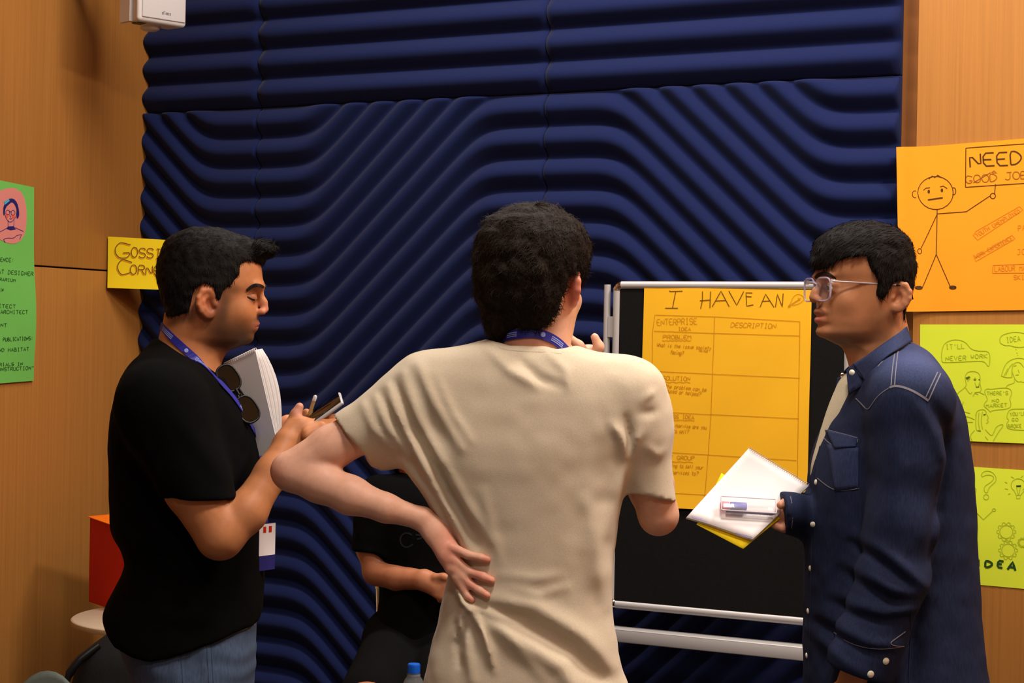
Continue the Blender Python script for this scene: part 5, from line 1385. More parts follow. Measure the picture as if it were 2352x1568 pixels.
col = paint(V, skinR, [(A(1925, 770, 40), (.04, .06, .022), st2, .55), (A(1985, 740, 72), (.028, .06, .034), st2, .5), (A(1935, 786, 0), (.05, .07, .018), st2, .7), (A(1925, 770, -40), (.04, .06, .022), st2, .55), (A(1870, 705, 0), (.012, .03, .007), st2, .6), *[(P(px, py, YR - .07), (.012, .06, .012), (60, 42, 32), .5) for px, py in ((2050, 725), (2060, 740))],
    (A(1870, 734, 0), (.014, .024, .0062), (186, 96, 88), .85), (A(1870, 716, 0), (.014, .026, .005), (150, 82, 70), .7), (A(1892, 664, 32), (.016, .03, .012), (140, 88, 62), .6), (A(1857, 684, 0), (.014, .02, .012), (200, 134, 104), .5), (A(2028, 684, 88), (.03, .03, .035), (196, 128, 92), .45), (npad(1800, 1158, .015), .016, (206, 146, 122), .6), (npad(1800, 1208, -.02), .03, (206, 140, 116), .6)])
np_mesh('body', V, Q_, M['skin'], perR, col); treeRb = bvh_of(V, Q_)
for sd in (-1, 1):
    lathe_eye('eye', pR, 1890, 662, sd * 32, .0105, 'iris_dark', perR, pR.fr[1] + np.array((0, 0, -.08)))
strap('eyebrow', [treeRb], chaikin([(1874, 637), (1882, 630), (1895, 628), (1908, 632), (1920, 640)], 2), .0072, M['brow'], perR, .0026, .0024, dens=2, taper=True)
pts = chaikin([A(1879, 636, -12), A(1878, 631, -24), A(1883, 629, -38), A(1896, 634, -52)], 2)
MB().tube(pts, .002, 8).build('eyebrow', M['brow'], perR, True)
# hair
fd = Field(P(1840, 760, YR) - (0, .11, 0), P(2120, 480, YR) + (0, .11, 0), .0027)
fd.loft(pR.rows([(508, 2005, 1960, 25), (515, 2030, 1938, 50), (528, 2060, 1910, 72), (545, 2080, 1884, 88), (575, 2095, 1864, 99), (607, 2100, 1861, 102), (640, 2098, 1864, 99), (671, 2091, 1868, 93), (703, 2080, 1872, 86), (740, 2074, 1880, 82)]), pR.fr, .01, p=2.25, egg=.10)
fd.cap(A(2050, 530), A(2072, 533), .012, .008, .012)
fd.cap(A(1905, 570, 30), A(1874, 600, 20), .020, .010, .014); fd.cap(A(1905, 570, -20), A(1874, 604, -10), .020, .010, .014); fd.cap(A(1905, 565, 0), A(1872, 605, 4), .022, .010, .014)
fd.clip_poly(pR.poly([(1780, 480), (2130, 480), (2130, 738), (2078, 738), (2054, 734), (2048, 705), (2052, 672), (2044, 652), (2028, 644), (2008, 652), (2000, 668), (1984, 690), (1970, 680), (1971, 642), (1951, 616), (1944, 592), (1915, 592), (1888, 600), (1872, 618), (1780, 622)]), pR.fr, .006)
fd.rough(.0018, .014, 23, 2)
V, Q_ = fd.net(1)
def flowR(p, n):
    z = p[:, 2] - pR.o[2]; t = np.clip((z - .06) / .05, 0, 1)
    return pR.fr[1] * (t * .9)[:, None] + np.tile(ZV, (len(p), 1)) * (-(1 - t) - .15)[:, None] + np.array((0, -.25, 0))
EV, ET = strands(V, Q_, 7500, .015, flowR, .16, .0008, 3)
np_mesh('hair', V, Q_, M['hair_black'], perR, None, (EV, ET))
# glasses
gl = empty('eyeglasses', A(1868, 655), 'clear-framed glasses worn by the person in denim', 'glasses')
o_, f_, l_ = pR.fr
gd = f_ * 1.0
def gp(v, h, d=0.0):
    c = A(1866, 662); vv = v * sR
    return c + l_ * vv + ZV * (h * sR) + f_ * (d * sR - abs(vv) ** 2 * 1.6)
for sd in (-1, 1):
    def ring(rx, ry, n=30): return [gp(sd * 34 + rx * math.copysign(abs(math.cos(t)) ** .55, math.cos(t)), -4 + ry * math.copysign(abs(math.sin(t)) ** .55, math.sin(t))) for t in np.linspace(0, 2 * math.pi, n, endpoint=False)]
    rg = ring(28, 26)
    MB().tube(rg + rg[:2], .0019, 8, False).build('rim', M['glass_frame'], gl, True)
    ri = ring(27, 25)
    b = MB(); b.add([p + f_ * .0006 for p in ri] + [p - f_ * .0006 for p in ri], [tuple(range(30)), tuple(range(59, 29, -1))] + [(i, 30 + i, 30 + (i + 1) % 30, (i + 1) % 30) for i in range(30)])
    b.build('lens', M['lens'], gl)
    hx = gp(sd * 62, 14)
    e = A(2012, 656, sd * 92); e2_ = A(2046, 690, sd * 88)
    MB().box(hx - f_ * .004, f_ * .005, l_ * .002, ZV * .004).build('hinge', M['temple_metal'], gl)
    MB().tube([hx, hx * .35 + A(2012, 656, sd * 92) * .65, e], .0017, 8).build('temple', M['temple_metal'], gl, True)
    MB().tube(chaikin([e, A(2034, 658, sd * 92), A(2050, 672, sd * 90), A(2056, 688, sd * 86)], 2), .0019, 8).build('temple_tip', M['black_plastic'], gl, True)
MB().tube([gp(-7, 8), gp(0, 11, 2), gp(7, 8)], .0019, 8).build('bridge', M['glass_frame'], gl, True)
# cream undershirt
pf_rows = [(845, 2060, 1962, 45), (870, 2080, 1934, 58), (905, 2100, 1916, 64), (940, 2110, 1902, 66), (980, 2120, 1889, 66), (1027, 2120, 1875, 62), (1068, 2120, 1864, 58), (1110, 2120, 1860, 56), (1180, 2120, 1852, 56), (1300, 2120, 1860, 56), (1480, 2120, 1862, 56)]
fd = Field(P(1835, 1500, YR) - (0, .2, 0), P(2180, 835, YR) + (0, .2, 0), .006)
fd.loft(pJ.rows(pf_rows), pJ.fr, .02, p=2.3)
V, Q_ = fd.net(1); np_mesh('undershirt', V, Q_, M['cream_cotton'], perR)
# denim shirt
fd = Field(P(1780, 1700, YR) - (0, .34, 0), P(2290, 770, YR) + (0, .32, 0), .0045)
fd.loft(pJ.rows([(783, 2088, 2010, 50), (797, 2112, 1992, 92), (830, 2144, 1970, 140), (870, 2166, 1952, 182), (930, 2194, 1922, 210), (1000, 2211, 1890, 218), (1070, 2222, 1866, 218), (1150, 2229, 1857, 212), (1240, 2234, 1852, 208), (1330, 2239, 1850, 208), (1430, 2243, 1849, 210), (1500, 2252, 1849, 214), (1570, 2263, 1848, 218), (1640, 2270, 1850, 220), (1690, 2272, 1852, 220)]), pJ.fr, .02, p=2.35)
fd.cap(P(2085, 900, Yn + .06), P(2088, 930, Yn + .01), .07, .074, .05)
fd.chain([P(2090, 920, Yn + .01), P(2088, 1050, Yn), P(2070, 1200, Yn - .01), P(2050, 1330, Yn - .01)], [.072, .065, .062, .066], .035)
fd.cap(P(2050, 1330, Yn - .01), P(1978, 1530, Yn), .067, .064, .02, cut=(P(1976, 1548, Yn), (-.3, 0, -1)))
fd.cap(P(2060, 940, Yf), P(2040, 1120, Yf + .01), .07, .06, .04); fd.cap(P(2040, 1120, Yf + .01), P(2000, 1200, Yf - .02), .06, .056, .03)
fd.cap(P(2000, 1200, Yf - .02), P(1796, 1176, 3.39), .056, .0385, .02, cut=(P(1802, 1178, 3.39), (-1, -.1, -.05)))
fd.clip_poly(pJ.poly([(1700, 700), (2120, 700), (2120, 1000), (2400, 700), (2400, 1690), (1700, 1690)][:0] or [(1700, 848), (1958, 848), (1975, 830), (2030, 796), (2086, 764), (2400, 764), (2400, 1690), (1700, 1690)]), pJ.fr, .004)
fd.rough(.0020, .05, 31, 2)
for pts, w, a in (([(2110, 940), (2150, 1000), (2170, 1060), (2160, 1150)], .010, .010), ([(2130, 930), (2175, 985), (2185, 1060), (2178, 1180)], .012, -.013), ([(2165, 1070), (2145, 1190), (2130, 1290)], .008, -.010),
        ([(1990, 1240), (2040, 1275), (2090, 1320), (2124, 1345)], .009, .011), ([(1985, 1262), (2035, 1300), (2080, 1335)], .007, -.009), ([(1970, 1310), (2030, 1345), (2095, 1368)], .009, .010), ([(1975, 1335), (2040, 1372), (2110, 1378)], .008, -.010), ([(1955, 1385), (2030, 1405), (2095, 1392)], .009, .010), ([(1950, 1410), (2010, 1420), (2080, 1415)], .007, -.008), ([(1925, 1440), (1990, 1470), (2060, 1480)], .009, .009), ([(1920, 1462), (1980, 1490), (2040, 1500)], .006, -.007), ([(1905, 1490), (1940, 1520), (1985, 1545)], .008, .007),
        ([(2000, 1010), (1995, 1120), (1985, 1230)], .012, -.010), ([(2060, 960), (2055, 1080), (2045, 1200)], .012, .006), ([(1985, 1240), (1960, 1330), (1940, 1400)], .010, -.008), ([(1880, 1140), (1885, 1280), (1880, 1420)], .016, .004), ([(1830, 1150), (1840, 1180), (1835, 1210)], .006, .004), ([(2000, 900), (1985, 960), (1990, 1020)], .012, -.006), ([(2140, 1360), (2120, 1450), (2110, 1568)], .010, -.008)):
    fd.fold([P(*q, Yn - .05) for q in pts], w, a, ref=YR)
V, Q_ = fd.net(1)
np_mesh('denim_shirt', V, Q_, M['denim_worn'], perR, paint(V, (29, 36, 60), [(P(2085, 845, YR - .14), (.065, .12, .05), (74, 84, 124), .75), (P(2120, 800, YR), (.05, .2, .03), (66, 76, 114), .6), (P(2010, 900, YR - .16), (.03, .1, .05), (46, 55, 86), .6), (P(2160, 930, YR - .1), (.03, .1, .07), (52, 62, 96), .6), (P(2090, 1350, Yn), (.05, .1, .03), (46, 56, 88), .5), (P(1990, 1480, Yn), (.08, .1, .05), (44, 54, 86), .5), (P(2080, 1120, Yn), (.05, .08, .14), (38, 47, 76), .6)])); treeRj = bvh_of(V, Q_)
TJ = [treeRj]
def Y_(px, py): return P(px, py, YR)
leaf('collar', [P(2082, 750, 3.43), P(2060, 768, 3.365), P(2015, 800, 3.345), P(1985, 822, 3.36), P(1960, 836, 3.385)], [P(2094, 784, 3.41), P(2066, 800, 3.32), P(2034, 818, 3.300), P(2012, 842, 3.305), P(1989, 877, 3.325)], M['denim'], perR)
leaf('collar', [P(2082, 750, 3.43), P(2064, 758, 3.52), P(2020, 790, 3.555), P(1985, 815, 3.55), P(1952, 840, 3.53)], [P(2094, 784, 3.45), P(2066, 796, 3.56), P(2020, 830, 3.60), P(1970, 860, 3.58), P(1921, 872, 3.55)], M['denim'], perR)
leaf('collar_stand', [P(1960, 836, 3.385), P(1945, 850, 3.40)], [P(1988, 880, 3.34), P(1950, 905, 3.37)], M['denim'], perR)
leaf('front_facing', [P(1924, 868, 3.54), P(1918, 905, 3.53)], [P(1950, 862, 3.52), P(1934, 905, 3.51)], M['denim'], perR)
dk = mat('dark_seam', (30, 38, 62), .9)  # seam lines in the shirt's dark denim tone
def stitch(pts, w=.0016, m=None, name='stitching'): return strap(name, TJ, chaikin(pts, 2), w, m or M['stitch'], perR, .0012, .0012, dens=5)[0]
stitch([(2044, 890), (2056, 885), (2080, 890), (2108, 903), (2132, 920)], .0042)
stitch([(2044, 890), (2020, 905), (2005, 925), (1994, 945), (1980, 928), (1966, 915)])
stitch([(2047, 885), (2050, 850), (2056, 806)], .0018); stitch([(2055, 885), (2058, 850), (2063, 806)], .0018)
stitch([(2133, 918), (2145, 890), (2160, 858)], .0022); stitch([(2126, 912), (2139, 884), (2153, 855)], .0018)
stitch([(2088, 790), (2060, 806), (2036, 820), (2016, 842)], .0016)
b = strap('pocket_flap', TJ, [(1934, 998), (1934, 1024)], .062, M['denim'], perR, .0016, .002, dens=4)[0] if False else None
def patch_on(name, poly, m, lift, n=9):
    """cloth patch lying on the shirt: polygon of photo pixels (4 corners tl tr br bl)"""
    tl, tr, br, bl = [np.array(c, float) for c in poly]; vs = []
    for j in range(n + 1):
        for i in range(n + 1):
            a, b_ = i / n, j / n; q = (tl * (1 - a) + tr * a) * (1 - b_) + (bl * (1 - a) + br * a) * b_
            h = drape(TJ, q[0], q[1], lift); vs.append(h[0] if h is not None else P(q[0], q[1], YR - .1))
    o = mesh(name, vs, [(j * (n + 1) + i, (j + 1) * (n + 1) + i, (j + 1) * (n + 1) + i + 1, j * (n + 1) + i + 1) for j in range(n) for i in range(n)], m, perR, True)
    md = o.modifiers.new('thickness', 'SOLIDIFY'); md.thickness = .0022; return o
patch_on('pocket', [(1900, 1020), (1972, 1028), (1972, 1121), (1918, 1128)], M['denim'], .0016)
patch_on('pocket_flap', [(1898, 988), (1971, 1006), (1967, 1026), (1919, 1030)], M['denim'], .0036)
stitch([(1893, 1006), (1918, 1030), (1967, 1026), (1971, 1008)]); stitch([(1898, 986), (1970, 1005)], .0012); stitch([(1878, 1098), (1918, 1130), (1973, 1121)], .0013)
snap_button(TJ, 1921, 1017, .0052, perR)
stitch([(1886, 1010), (1868, 1100), (1866, 1200), (1862, 1350), (1858, 1560)], .0012, dk)
for q in ((1874, 1107), (1867, 1204), (1861, 1305), (1856, 1403), (1853, 1505)): snap_button(TJ, *q, .0058, perR)
for q in ((2035, 1518), (2000, 1548)): snap_button(TJ, *q, .0068, perR)
MB().lathe(P(1957, 855, 3.345), [(.0055, 0), (.0055, .0015), (.003, .0035), (.00001, .0038)], 16, (-.4, -.9, .1)).build('button', M['snap'], perR, True)
MB().lathe(P(1936, 863, 3.50), [(.0055, 0), (.0055, .0015), (.003, .0035), (.00001, .0038)], 16, (-.2, -.9, .3)).build('button', M['chrome'], perR, True)
stitch([(2079, 1450), (2055, 1468), (2040, 1478), (2060, 1484), (2076, 1484)], .0014)
stitch([(1916, 1452), (1955, 1480), (2020, 1492), (2075, 1484)], .0014); stitch([(2092, 1400), (2090, 1480), (2087, 1567)], .0014, dk)
stitch([(1815, 1140), (1822, 1175), (1818, 1212)], .0014)
# trousers and shoes
fd = Field((P(1840, 1600, YR)[0], YR - .2, .05), (P(2280, 1600, YR)[0], YR + .2, P(2050, 1560, YR)[2]), .007)
hz = P(2052, 1640, YR)
fd.loft([(.07, -.145, .145, .16), (0, -.15, .15, .165), (-.08, -.14, .14, .16)], (hz, np.array((1., 0, 0)), np.array((0, 1., 0))), .02)
for sd in (-1, 1): fd.chain([hz + (0, sd * .08, -.05), (hz[0], YR + sd * .09, .45), (hz[0] + .01, YR + sd * .1, .09)], [.085, .066, .056], .03)
V, Q_ = fd.net(1); np_mesh('trousers', V, Q_, mat('black_trousers', (34, 34, 38), .9), perR)
shoes(perR, [(hz[0] - .02, YR - .1), (hz[0] - .02, YR + .1)], math.pi)
# white spiral pad, yellow card under it, clear pen case
pad = empty('spiral_pad', NB_T, 'white spiral pad held out flat in front of the yellow chart', 'notebook')
NB_B = npad(1729, 1238)
def quad_sheet(name, cs, m, par, th=.0012, n=10, bend=None):
    vs = []
    for j in range(n + 1):
        for i in range(n + 1):
            a, b_ = i / n, j / n; q = (cs[0] * (1 - a) + cs[1] * a) * (1 - b_) + (cs[3] * (1 - a) + cs[2] * a) * b_
            vs.append(q + (bend(a, b_) if bend is not None else 0))
    o = mesh(name, vs, [(j * (n + 1) + i, (j + 1) * (n + 1) + i, (j + 1) * (n + 1) + i + 1, j * (n + 1) + i + 1) for j in range(n) for i in range(n)], m, par, True)
    md = o.modifiers.new('thickness', 'SOLIDIFY'); md.thickness = th; return o
for i in range(4):
    quad_sheet('page', [NB_T - nn * .0016 * i, NB_R - nn * .0016 * i, NB_B - nn * (.0016 * i), NB_L - nn * .0016 * i], M['paper'], pad, .0012, 10, lambda a, b_, i=i: nn * (-.006 * max(0, .35 - a) ** 1.3 * 3 * b_))
for i in range(34):
    c = NB_T + ne1 * ((i + .5) / 34) - ne2 / np.linalg.norm(ne2) * .0005 - nn * .002
    up2 = -ne2 / np.linalg.norm(ne2)
    ring = [c + up2 * (.0035 * math.cos(t)) + nn * (.0045 * math.sin(t)) for t in np.linspace(0, 2 * math.pi, 10)]
    MB().tube(ring, .0006, 5, False).build('coil', M['paper_edge'], pad, True)
k = []
k += [wavy(1688, 1223, 1728, 1233, 1.0, 18), wavy(1690, 1227, 1722, 1235, .7, 14), wavy(1590, 1187, 1624, 1197, .8, 14), wavy(1588, 1184, 1612, 1191, .7, 10)]
b = MB()
for ln in k: b.ribbon([npad(x, y, .001) for x, y in ln], .0007, nn, 0)
tag(b.build('footer_print', M['blue_ink'], pad), kind='stuff')
yc = empty('yellow_card', npad(1700, 1200, -.012), 'yellow card held underneath the white spiral pad', 'card')
cs = [npad(1657, 1086, -.011), npad(1800, 1150, -.011), npad(1707, 1260, -.011), npad(1598, 1205, -.011)]
quad_sheet('sheet', [npad(1657, 1086, -.0085), npad(1806, 1178, -.0085), npad(1707, 1260, -.012), npad(1600, 1204, -.010)], M['yellow_card'], yc, .001)
pk = empty('pen_case', npad(1715, 1160, .004), 'transparent pen case with pink and blue items on the white pad', 'pen case')
pa, pb, pd_ = npad(1653, 1160, .010), npad(1783, 1168, .010), npad(1651, 1182, .010)
q1 = (pb - pa); L1 = np.linalg.norm(q1); q1 /= L1; q2 = np.cross(nn, q1); q2 = q2 if q2[2] < 0 else -q2
pcx = pa + q1 * L1 / 2 + nn * .001
M['clear_case'] = mat('clear_plastic_case', (238, 226, 228), .12, .5, alpha=.2, coat=.9)
M['case_edge'] = mat('frosted_case_edge', (226, 212, 214), .3, .5, alpha=.7); M['pink_eraser'] = mat('pink_eraser', (250, 112, 140), .6, .3); M['blue_cap'] = mat('blue_cap', (74, 84, 178), .4, .4); M['grey_pen'] = mat('grey_pen', (84, 88, 118), .4, .4)
o = MB().box(pcx, q1 * L1 / 2, q2 * .0165, nn * .009).build('case_body', M['clear_case'], pk); bevel(o, .006, 4)
for s1, s2 in ((-1, 0), (1, 0), (0, -1), (0, 1)):
    d1, d2 = (q1 * L1 / 2, q2 * .0155) if s1 == 0 else (q2 * .0155, q1 * (L1 / 2 - .002))
    ce_ = pcx + nn * .008 + (d2 * (s1 or s2))
    MB().tube([ce_ - d1 * .96, ce_ + d1 * .96], .0011, 8).build('case_edge', M['case_edge'], pk, True)
bevel(MB().box(pa + q1 * .010 + nn * .001, q1 * .009, q2 * .0065, nn * .005).build('eraser', M['pink_eraser'], pk), .002, 2)
bevel(MB().box(pa + q1 * .036 + nn * .001, q1 * .0165, q2 * .0070, nn * .005).build('sharpener', M['blue_cap'], pk), .002, 2)
MB().tube([pa + q1 * .012 + q2 * .0115, pa + q1 * .10 + q2 * .0125, pa + q1 * .108 + q2 * .0125], [.0032, .0030, .0008], 8).build('pen', M['grey_pen'], pk, True)
# ------------------------------------------------------------------ seated person behind, chair, bottle, bag
YS = 4.55; sS = YS / F
perS = empty('person', (P(950, 1568, YS)[0], YS, 0), 'seated person in black t-shirt and shorts, mostly hidden behind the beige t-shirt', 'person')
hc = P(985, 1040, YS)                                     # head centre
hf = np.array((.62, -.70, -.15)); hf /= np.linalg.norm(hf)
fr = (hc, np.array((.66, -.75, 0)), np.array((.75, .66, 0)))
pS = Prof(985, 1040, YS, math.degrees(math.atan2(-.75, .66)), False)
fd = Field((P(780, 1000, YS)[0], YS - .52, .07), P(1130, 900, YS) + (0, .22, 0), .0042)
fd.loft([(z * .98, a, b, w) for z, a, b, w in H], fr, .01, p=2.25, egg=.14)
def S(px, py, d=0.0): return P(px, py, YS + d)
face(fd, pS, dict(eye=(985 + 76, 1036), eye_v=28, dir=1, cheek=(985 + 62, 1066), cheek_v=40, nose=((985 + 86, 1036), (985 + 92, 1056), (985 + 96, 1066)), ala=(985 + 90, 1072), lip1=(985 + 80, 1090), lip2=(985 + 78, 1100), mouth=(985 + 80, 1095), chin=(985 + 68, 1114)))
ear(fd, pS, (985 - 4, 1046, -68), 20, 28, -1, tilt=6); ear(fd, pS, (985 - 4, 1046, 68), 20, 28, 1, tilt=6)
fd.chain([S(978, 1090, .02), S(972, 1130, .02), S(968, 1175, .03)], [.055, .055, .07], .03)
fd.chain([S(968, 1190, .03), S(970, 1300, .02), S(970, 1420, .02)], [.09, .10, .11], .05)
fd.chain([S(900, 1150, 0), S(862, 1180, -.03), S(858, 1250, -.05), S(866, 1308, -.07)], [.05, .05, .042, .036], .03)
fd.chain([S(866, 1312, -.07), S(915, 1325, -.11), S(972, 1332, -.16)], [.037, .034, .024], .012)
fd.cap(S(976, 1332, -.165), S(1006, 1346, -.18), .027, .029, .012, flat=((0, 1, 0), .8))
for i in range(4):
    fd.chain([S(1008 - i * 2, 1332 + i * 11, -.19), S(1028 - i * 3, 1345 + i * 9, -.20), S(1016 - i * 2, 1360 + i * 6, -.19)], [.0095, .0088, .0075], .005)
fd.chain([S(1000, 1326, -.19), S(1018, 1324, -.20), S(1034, 1330, -.205)], [.011, .0095, .008], .006)
fd.chain([S(1040, 1150, .05), S(1085, 1185, .03), S(1090, 1260, -.02), S(1080, 1315, -.07)], [.05, .05, .042, .036], .03)
fd.chain([S(1080, 1315, -.07), S(1060, 1335, -.13), S(1040, 1345, -.18)], [.036, .032, .024], .012)
# bare knees and shins
zk = S(842, 1628, -.38); zk2 = S(1025, 1630, -.40)
for q, hx in ((zk, 925), (zk2, 1015)):
    fd.chain([S(970, 1425, .02), S(hx, 1480, .0), q + (0, .10, -.01), q, np.array((q[0], q[1] + .02, q[2] - .18)), np.array((q[0], q[1] + .04, .1))], [.08, .075, .062, .060, .054, .038], .02)
V, Q_ = fd.net(1)
col = paint(V, (176, 112, 78), [(S(935, 1068), (.04, .08, .03), (214, 112, 80), .7), (S(1000, 1350, -.17), (.05, .06, .05), (206, 140, 104), .6)])
bodyS = np_mesh('body', V, Q_, M['skin'], perS, col)
# hair
fd = Field(hc - .16, hc + .17, .004)
fd.loft([(z * .98, a, b, w) for z, a, b, w in H], fr, .01, p=2.25, egg=.14, off=.012)
fd.clip_poly([(-.3, .3), (.3, .3), (.3, .075), (.085, .062), (.065, .045), (.045, .01), (.02, .01), (.0, .03), (-.02, .03), (-.034, 0), (-.045, -.06), (-.3, -.075)], fr, .006)
V, Q_ = fd.net(1); np_mesh('hair', V, Q_, M['hair_black'], perS)
# black t-shirt
fd = Field(P(770, 1470, YS) - (0, .3, 0), P(1150, 1060, YS) + (0, .3, 0), .005)
pSt = Prof(970, 1250, YS, 0)
fd.loft(pSt.rows([(1083, 925, 1005, 45), (1098, 890, 1045, 75), (1120, 868, 1070, 100), (1160, 852, 1086, 120), (1220, 858, 1084, 126), (1290, 868, 1078, 124), (1360, 872, 1074, 126), (1440, 866, 1080, 132), (1460, 866, 1080, 132)]), pSt.fr, .02, p=2.3)
fd.cap(S(874, 1150, -.02), S(857, 1275, -.055), .068, .058, .04, cut=(S(858, 1264, -.05), (.05, 0, -1)))
fd.cap(S(1060, 1145, .03), S(1090, 1262, -.01), .062, .052, .04, cut=(S(1090, 1255, -.01), (.05, 0, -1)))
fd.ell(S(978, 1108, .0) , (.052, .06, .05), .01, 'd')
fd.rough(.002, .05, 4, 2)
V, Q_ = fd.net(1); np_mesh('t_shirt', V, Q_, M['black_cotton'], perS); trS = bvh_of(V, Q_)
k = [circle(934, 1240, 16, 18, 30, 320, 14), [(955, 1228), (975, 1226), (975, 1236), (958, 1238)], [(980, 1226), (996, 1225), (994, 1236)]]
for ln in k: strap('chest_print', [trS], ln, .004, mat('faded_print', (25, 26, 28), .9), perS, .0015, .001)
# shorts
fd = Field((zk[0] - .14, zk[1] - .12, zk[2] - .16), (zk2[0] + .16, YS + .22, S(970, 1400)[2]), .006)
fd.ell(S(970, 1470, .02), (.155, .15, .11), .03)
fd.cap(S(925, 1480, .0), zk + (0.005, .07, .012), .098, .080, .03); fd.cap(S(1015, 1480, .0), zk2 + (0, .07, .012), .098, .080, .03)
V, Q_ = fd.net(1); np_mesh('shorts', V, Q_, mat('dark_shorts', (15, 15, 16), .95, .05, noise=(200, .1, 2)), perS)
shoes(perS, [(zk[0], zk[1] + .0), (zk2[0], zk2[1] + .0)], -math.pi / 2)
# chair: chrome tube frame, dark blue seat and back
seat_z = S(970, 1560)[2] - .02
ch = empty('visitor_chair', (P(970, 1500, YS)[0], YS + .05, 0), 'chrome-framed chair with dark blue upholstery under the seated person', 'chair')
cx0 = P(868, 1380, YS + .1)[0]; cx1 = cx0 + .40
M['chair_fabric'] = mat('navy_fabric', (22, 28, 56), .9, .15, noise=(300, .15, 2))
zt_ = P(866, 1352, YS + .12)[2]
for x in (cx0, cx1):
    MB().tube(chaikin([(x, YS + .14, zt_), (x + .003, YS + .14, zt_ - .10), (x + .006, YS + .10, seat_z - .03), (x + .006, YS + .12, .01)], 1), .0095, 10).build('rear_leg', M['chrome'], ch, True)
    MB().tube([(x + .006, YS - .34, seat_z - .04), (x + .006, YS - .36, .01)], .0095, 10).build('front_leg', M['chrome'], ch, True)
    MB().tube([(x + .006, YS - .34, seat_z - .04), (x + .006, YS + .1, seat_z - .04)], .0095, 10).build('side_rail', M['chrome'], ch, True)
    MB().lathe((x, YS + .14, zt_ - .002), [(.0105, 0), (.0105, .008), (.006, .013), (.00001, .014)], 12).build('end_cap', M['chrome'], ch, True)
bevel(MB().box(((cx0 + cx1) / 2, YS - .1, seat_z - .025), (.19, 0, 0), (0, .24, 0), (0, 0, .025)).build('seat', M['chair_fabric'], ch), .015, 3)
bevel(MB().box(((cx0 + cx1) / 2, YS + .165, zt_ - .12), (.185, 0, 0), (0, .014, 0), (0, 0, .10)).build('backrest', M['chair_fabric'], ch), .012, 3)
# low stool with a water bottle
bt = P(951, 1523, 3.92)
bz = bt[2] - .205
st = empty('low_stool', (bt[0], bt[1], 0), 'low grey stool under the water bottle', 'stool')
MB().lathe((bt[0], bt[1], bz - .03), [(.085, 0), (.092, .006), (.092, .024), (.085, .03)], 40).build('seat', M['grey_plastic'], st, True)
for a in range(4):
    an = a * math.pi / 2 + .6
    MB().tube([(bt[0] + .06 * math.cos(an), bt[1] + .06 * math.sin(an), bz - .03), (bt[0] + .09 * math.cos(an), bt[1] + .09 * math.sin(an), .0)], .012, 10).build('leg', M['alu'], st, True)
bo = empty('water_bottle', (bt[0], bt[1], bz), 'clear plastic water bottle with a blue cap at the bottom edge', 'bottle')
M['clear_pet'] = mat('clear_pet', (225, 232, 235), .06, .5, alpha=.13, coat=1.0)
M['blue_plastic'] = mat('blue_cap_plastic', (20, 98, 210), .4, .4)
MB().lathe((bt[0], bt[1], bz + .001), [(.026, 0), (.031, .004), (.031, .04), (.029, .045), (.031, .05), (.031, .09), (.029, .095), (.031, .10), (.032, .13), (.028, .15), (.020, .168), (.013, .178), (.0125, .186)], 32).build('bottle_body', M['clear_pet'], bo, True)
MB().lathe((bt[0], bt[1], bz + .002), [(.024, 0), (.0295, .004), (.0295, .09), (.0275, .095), (.0295, .1), (.0001, .1)], 32).build('water', mat('water', (220, 230, 235), .02, .5, alpha=.12), bo, True)
b = MB().lathe((bt[0], bt[1], bz + .184), [(.0138, 0), (.0138, .018), (.0128, .0205), (.00001, .021)], 32)
for i in range(28):
    an = i * 2 * math.pi / 28
    b.box((bt[0] + .0139 * math.cos(an), bt[1] + .0139 * math.sin(an), bz + .194), (.0004 * math.cos(an), .0004 * math.sin(an), 0), (-.0006 * math.sin(an), .0006 * math.cos(an), 0), (0, 0, .008))
b.build('cap', M['blue_plastic'], bo, True)
MB().lathe((bt[0], bt[1], bz + .178), [(.0155, 0), (.0155, .003)], 24).build('neck_ring', M['clear_pet'], bo, True)
# dark backpack on the floor beside the table
BX, BY = P(255, 1500, 4.72)[0], 4.72
zt2 = P(245, 1447, 4.72)[2]
bp = empty('backpack', (BX, BY, 0), 'dark grey backpack standing under the round side table', 'backpack')
fd = Field((BX - .2, BY - .16, 0), (BX + .26, BY + .16, zt2 + .03), .007)
fd.loft([(0, -.11, .17, .10), (.05, -.115, .18, .115), (zt2 * .5, -.115, .18, .115), (zt2 * .8, -.10, .17, .10), (zt2 * .93, -.06, .14, .08), (zt2, .0, .09, .05)], (np.array((BX, BY, 0.0)), np.array((1., 0, 0)), np.array((0, 1., 0))), .02, p=2.8)
fd.loft([(.05, -.06, .13, .05), (zt2 * .3, -.06, .13, .055), (zt2 * .5, -.05, .12, .045)], (np.array((BX, BY - .09, 0.0)), np.array((1., 0, 0)), np.array((0, 1., 0))), .02, p=3)
V, Q_ = fd.net(1); np_mesh('bag_body', V, Q_, M['bag'], bp); trB = bvh_of(V, Q_)
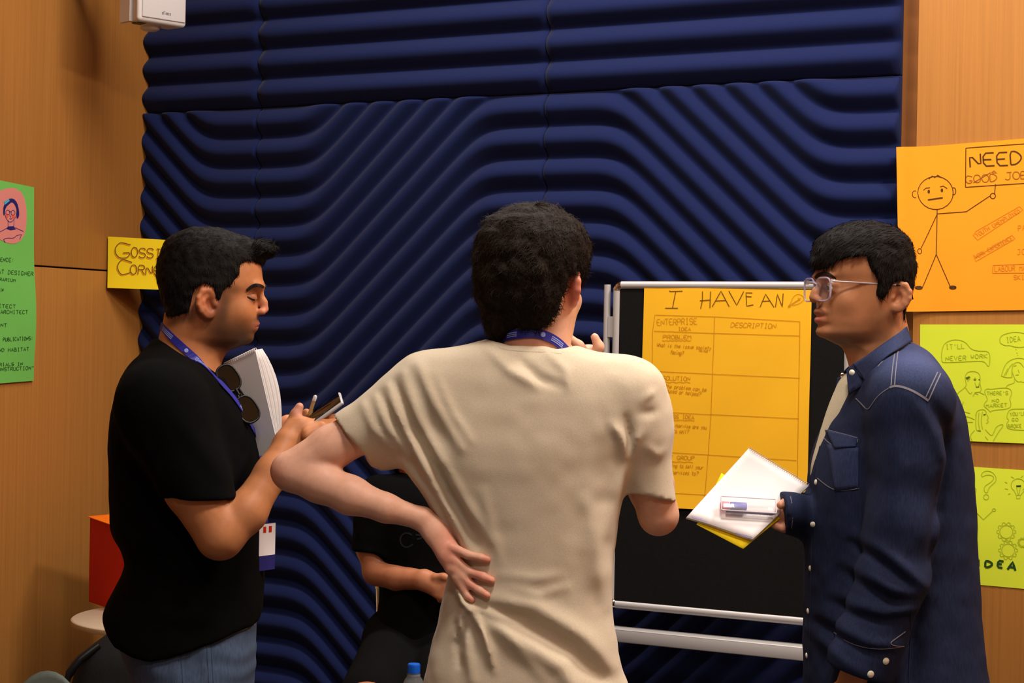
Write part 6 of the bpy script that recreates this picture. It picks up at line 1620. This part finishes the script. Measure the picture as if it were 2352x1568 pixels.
q = [(BX - .02, BY - .06, zt2 - .03), (BX - .085, BY - .10, zt2 - .08), (BX - .113, BY - .105, zt2 - .2), (BX - .115, BY - .09, zt2 * .35)]
MB().tube(chaikin(q, 2), .012, 10).build('shoulder_strap', M['black_plastic'], bp, True)
MB().tube(chaikin([(BX - .09, BY - .11, .15), (BX - .085, BY - .13, zt2 * .55), (BX + .03, BY - .12, zt2 * .8), (BX + .14, BY - .12, zt2 * .6)], 2), .003, 6).build('zip', M['black_plastic'], bp, True)
MB().tube(chaikin([(BX + .02, BY, zt2 - .004), (BX + .03, BY, zt2 + .02), (BX + .07, BY, zt2 + .02), (BX + .08, BY, zt2 - .006)], 2), .006, 8).build('grab_handle', M['black_plastic'], bp, True)
# grey-teal shell chair cropped by the lower left corner
c2 = P(88, 1555, 4.35)
cc = empty('shell_chair', (c2[0], c2[1], 0), 'grey-green plastic shell chair just showing at the lower left corner', 'chair')
vs, fs = [], []; n, m_ = 16, 12
for j in range(m_ + 1):
    for i in range(n + 1):
        a = (i / n - .5) * 1.9; h = j / m_
        w = .19 * (1 - .25 * h); top = (1 - (abs(i / n - .5) * 2) ** 2 * .95)
        vs.append((c2[0] + w * math.sin(a) * 1.15, c2[1] - .08 + .12 * math.cos(a) + .05 * h, .43 + (c2[2] - .43) * h * top))
fs = [(j * (n + 1) + i, j * (n + 1) + i + 1, (j + 1) * (n + 1) + i + 1, (j + 1) * (n + 1) + i) for j in range(m_) for i in range(n)]
o = mesh('backrest', vs, fs, M['teal_plastic'], cc, True); md = o.modifiers.new('thickness', 'SOLIDIFY'); md.thickness = .008
bevel(MB().box((c2[0], c2[1] - .2, .43), (.2, 0, 0), (0, .2, 0), (0, 0, .012)).build('seat', M['teal_plastic'], cc), .01, 3)
for sx in (-1, 1):
    for sy in (-1, 1): MB().tube([(c2[0] + sx * .15, c2[1] - .2 + sy * .15, .42), (c2[0] + sx * .2, c2[1] - .2 + sy * .2, .0)], .011, 10).build('leg', M['alu'], cc, True)
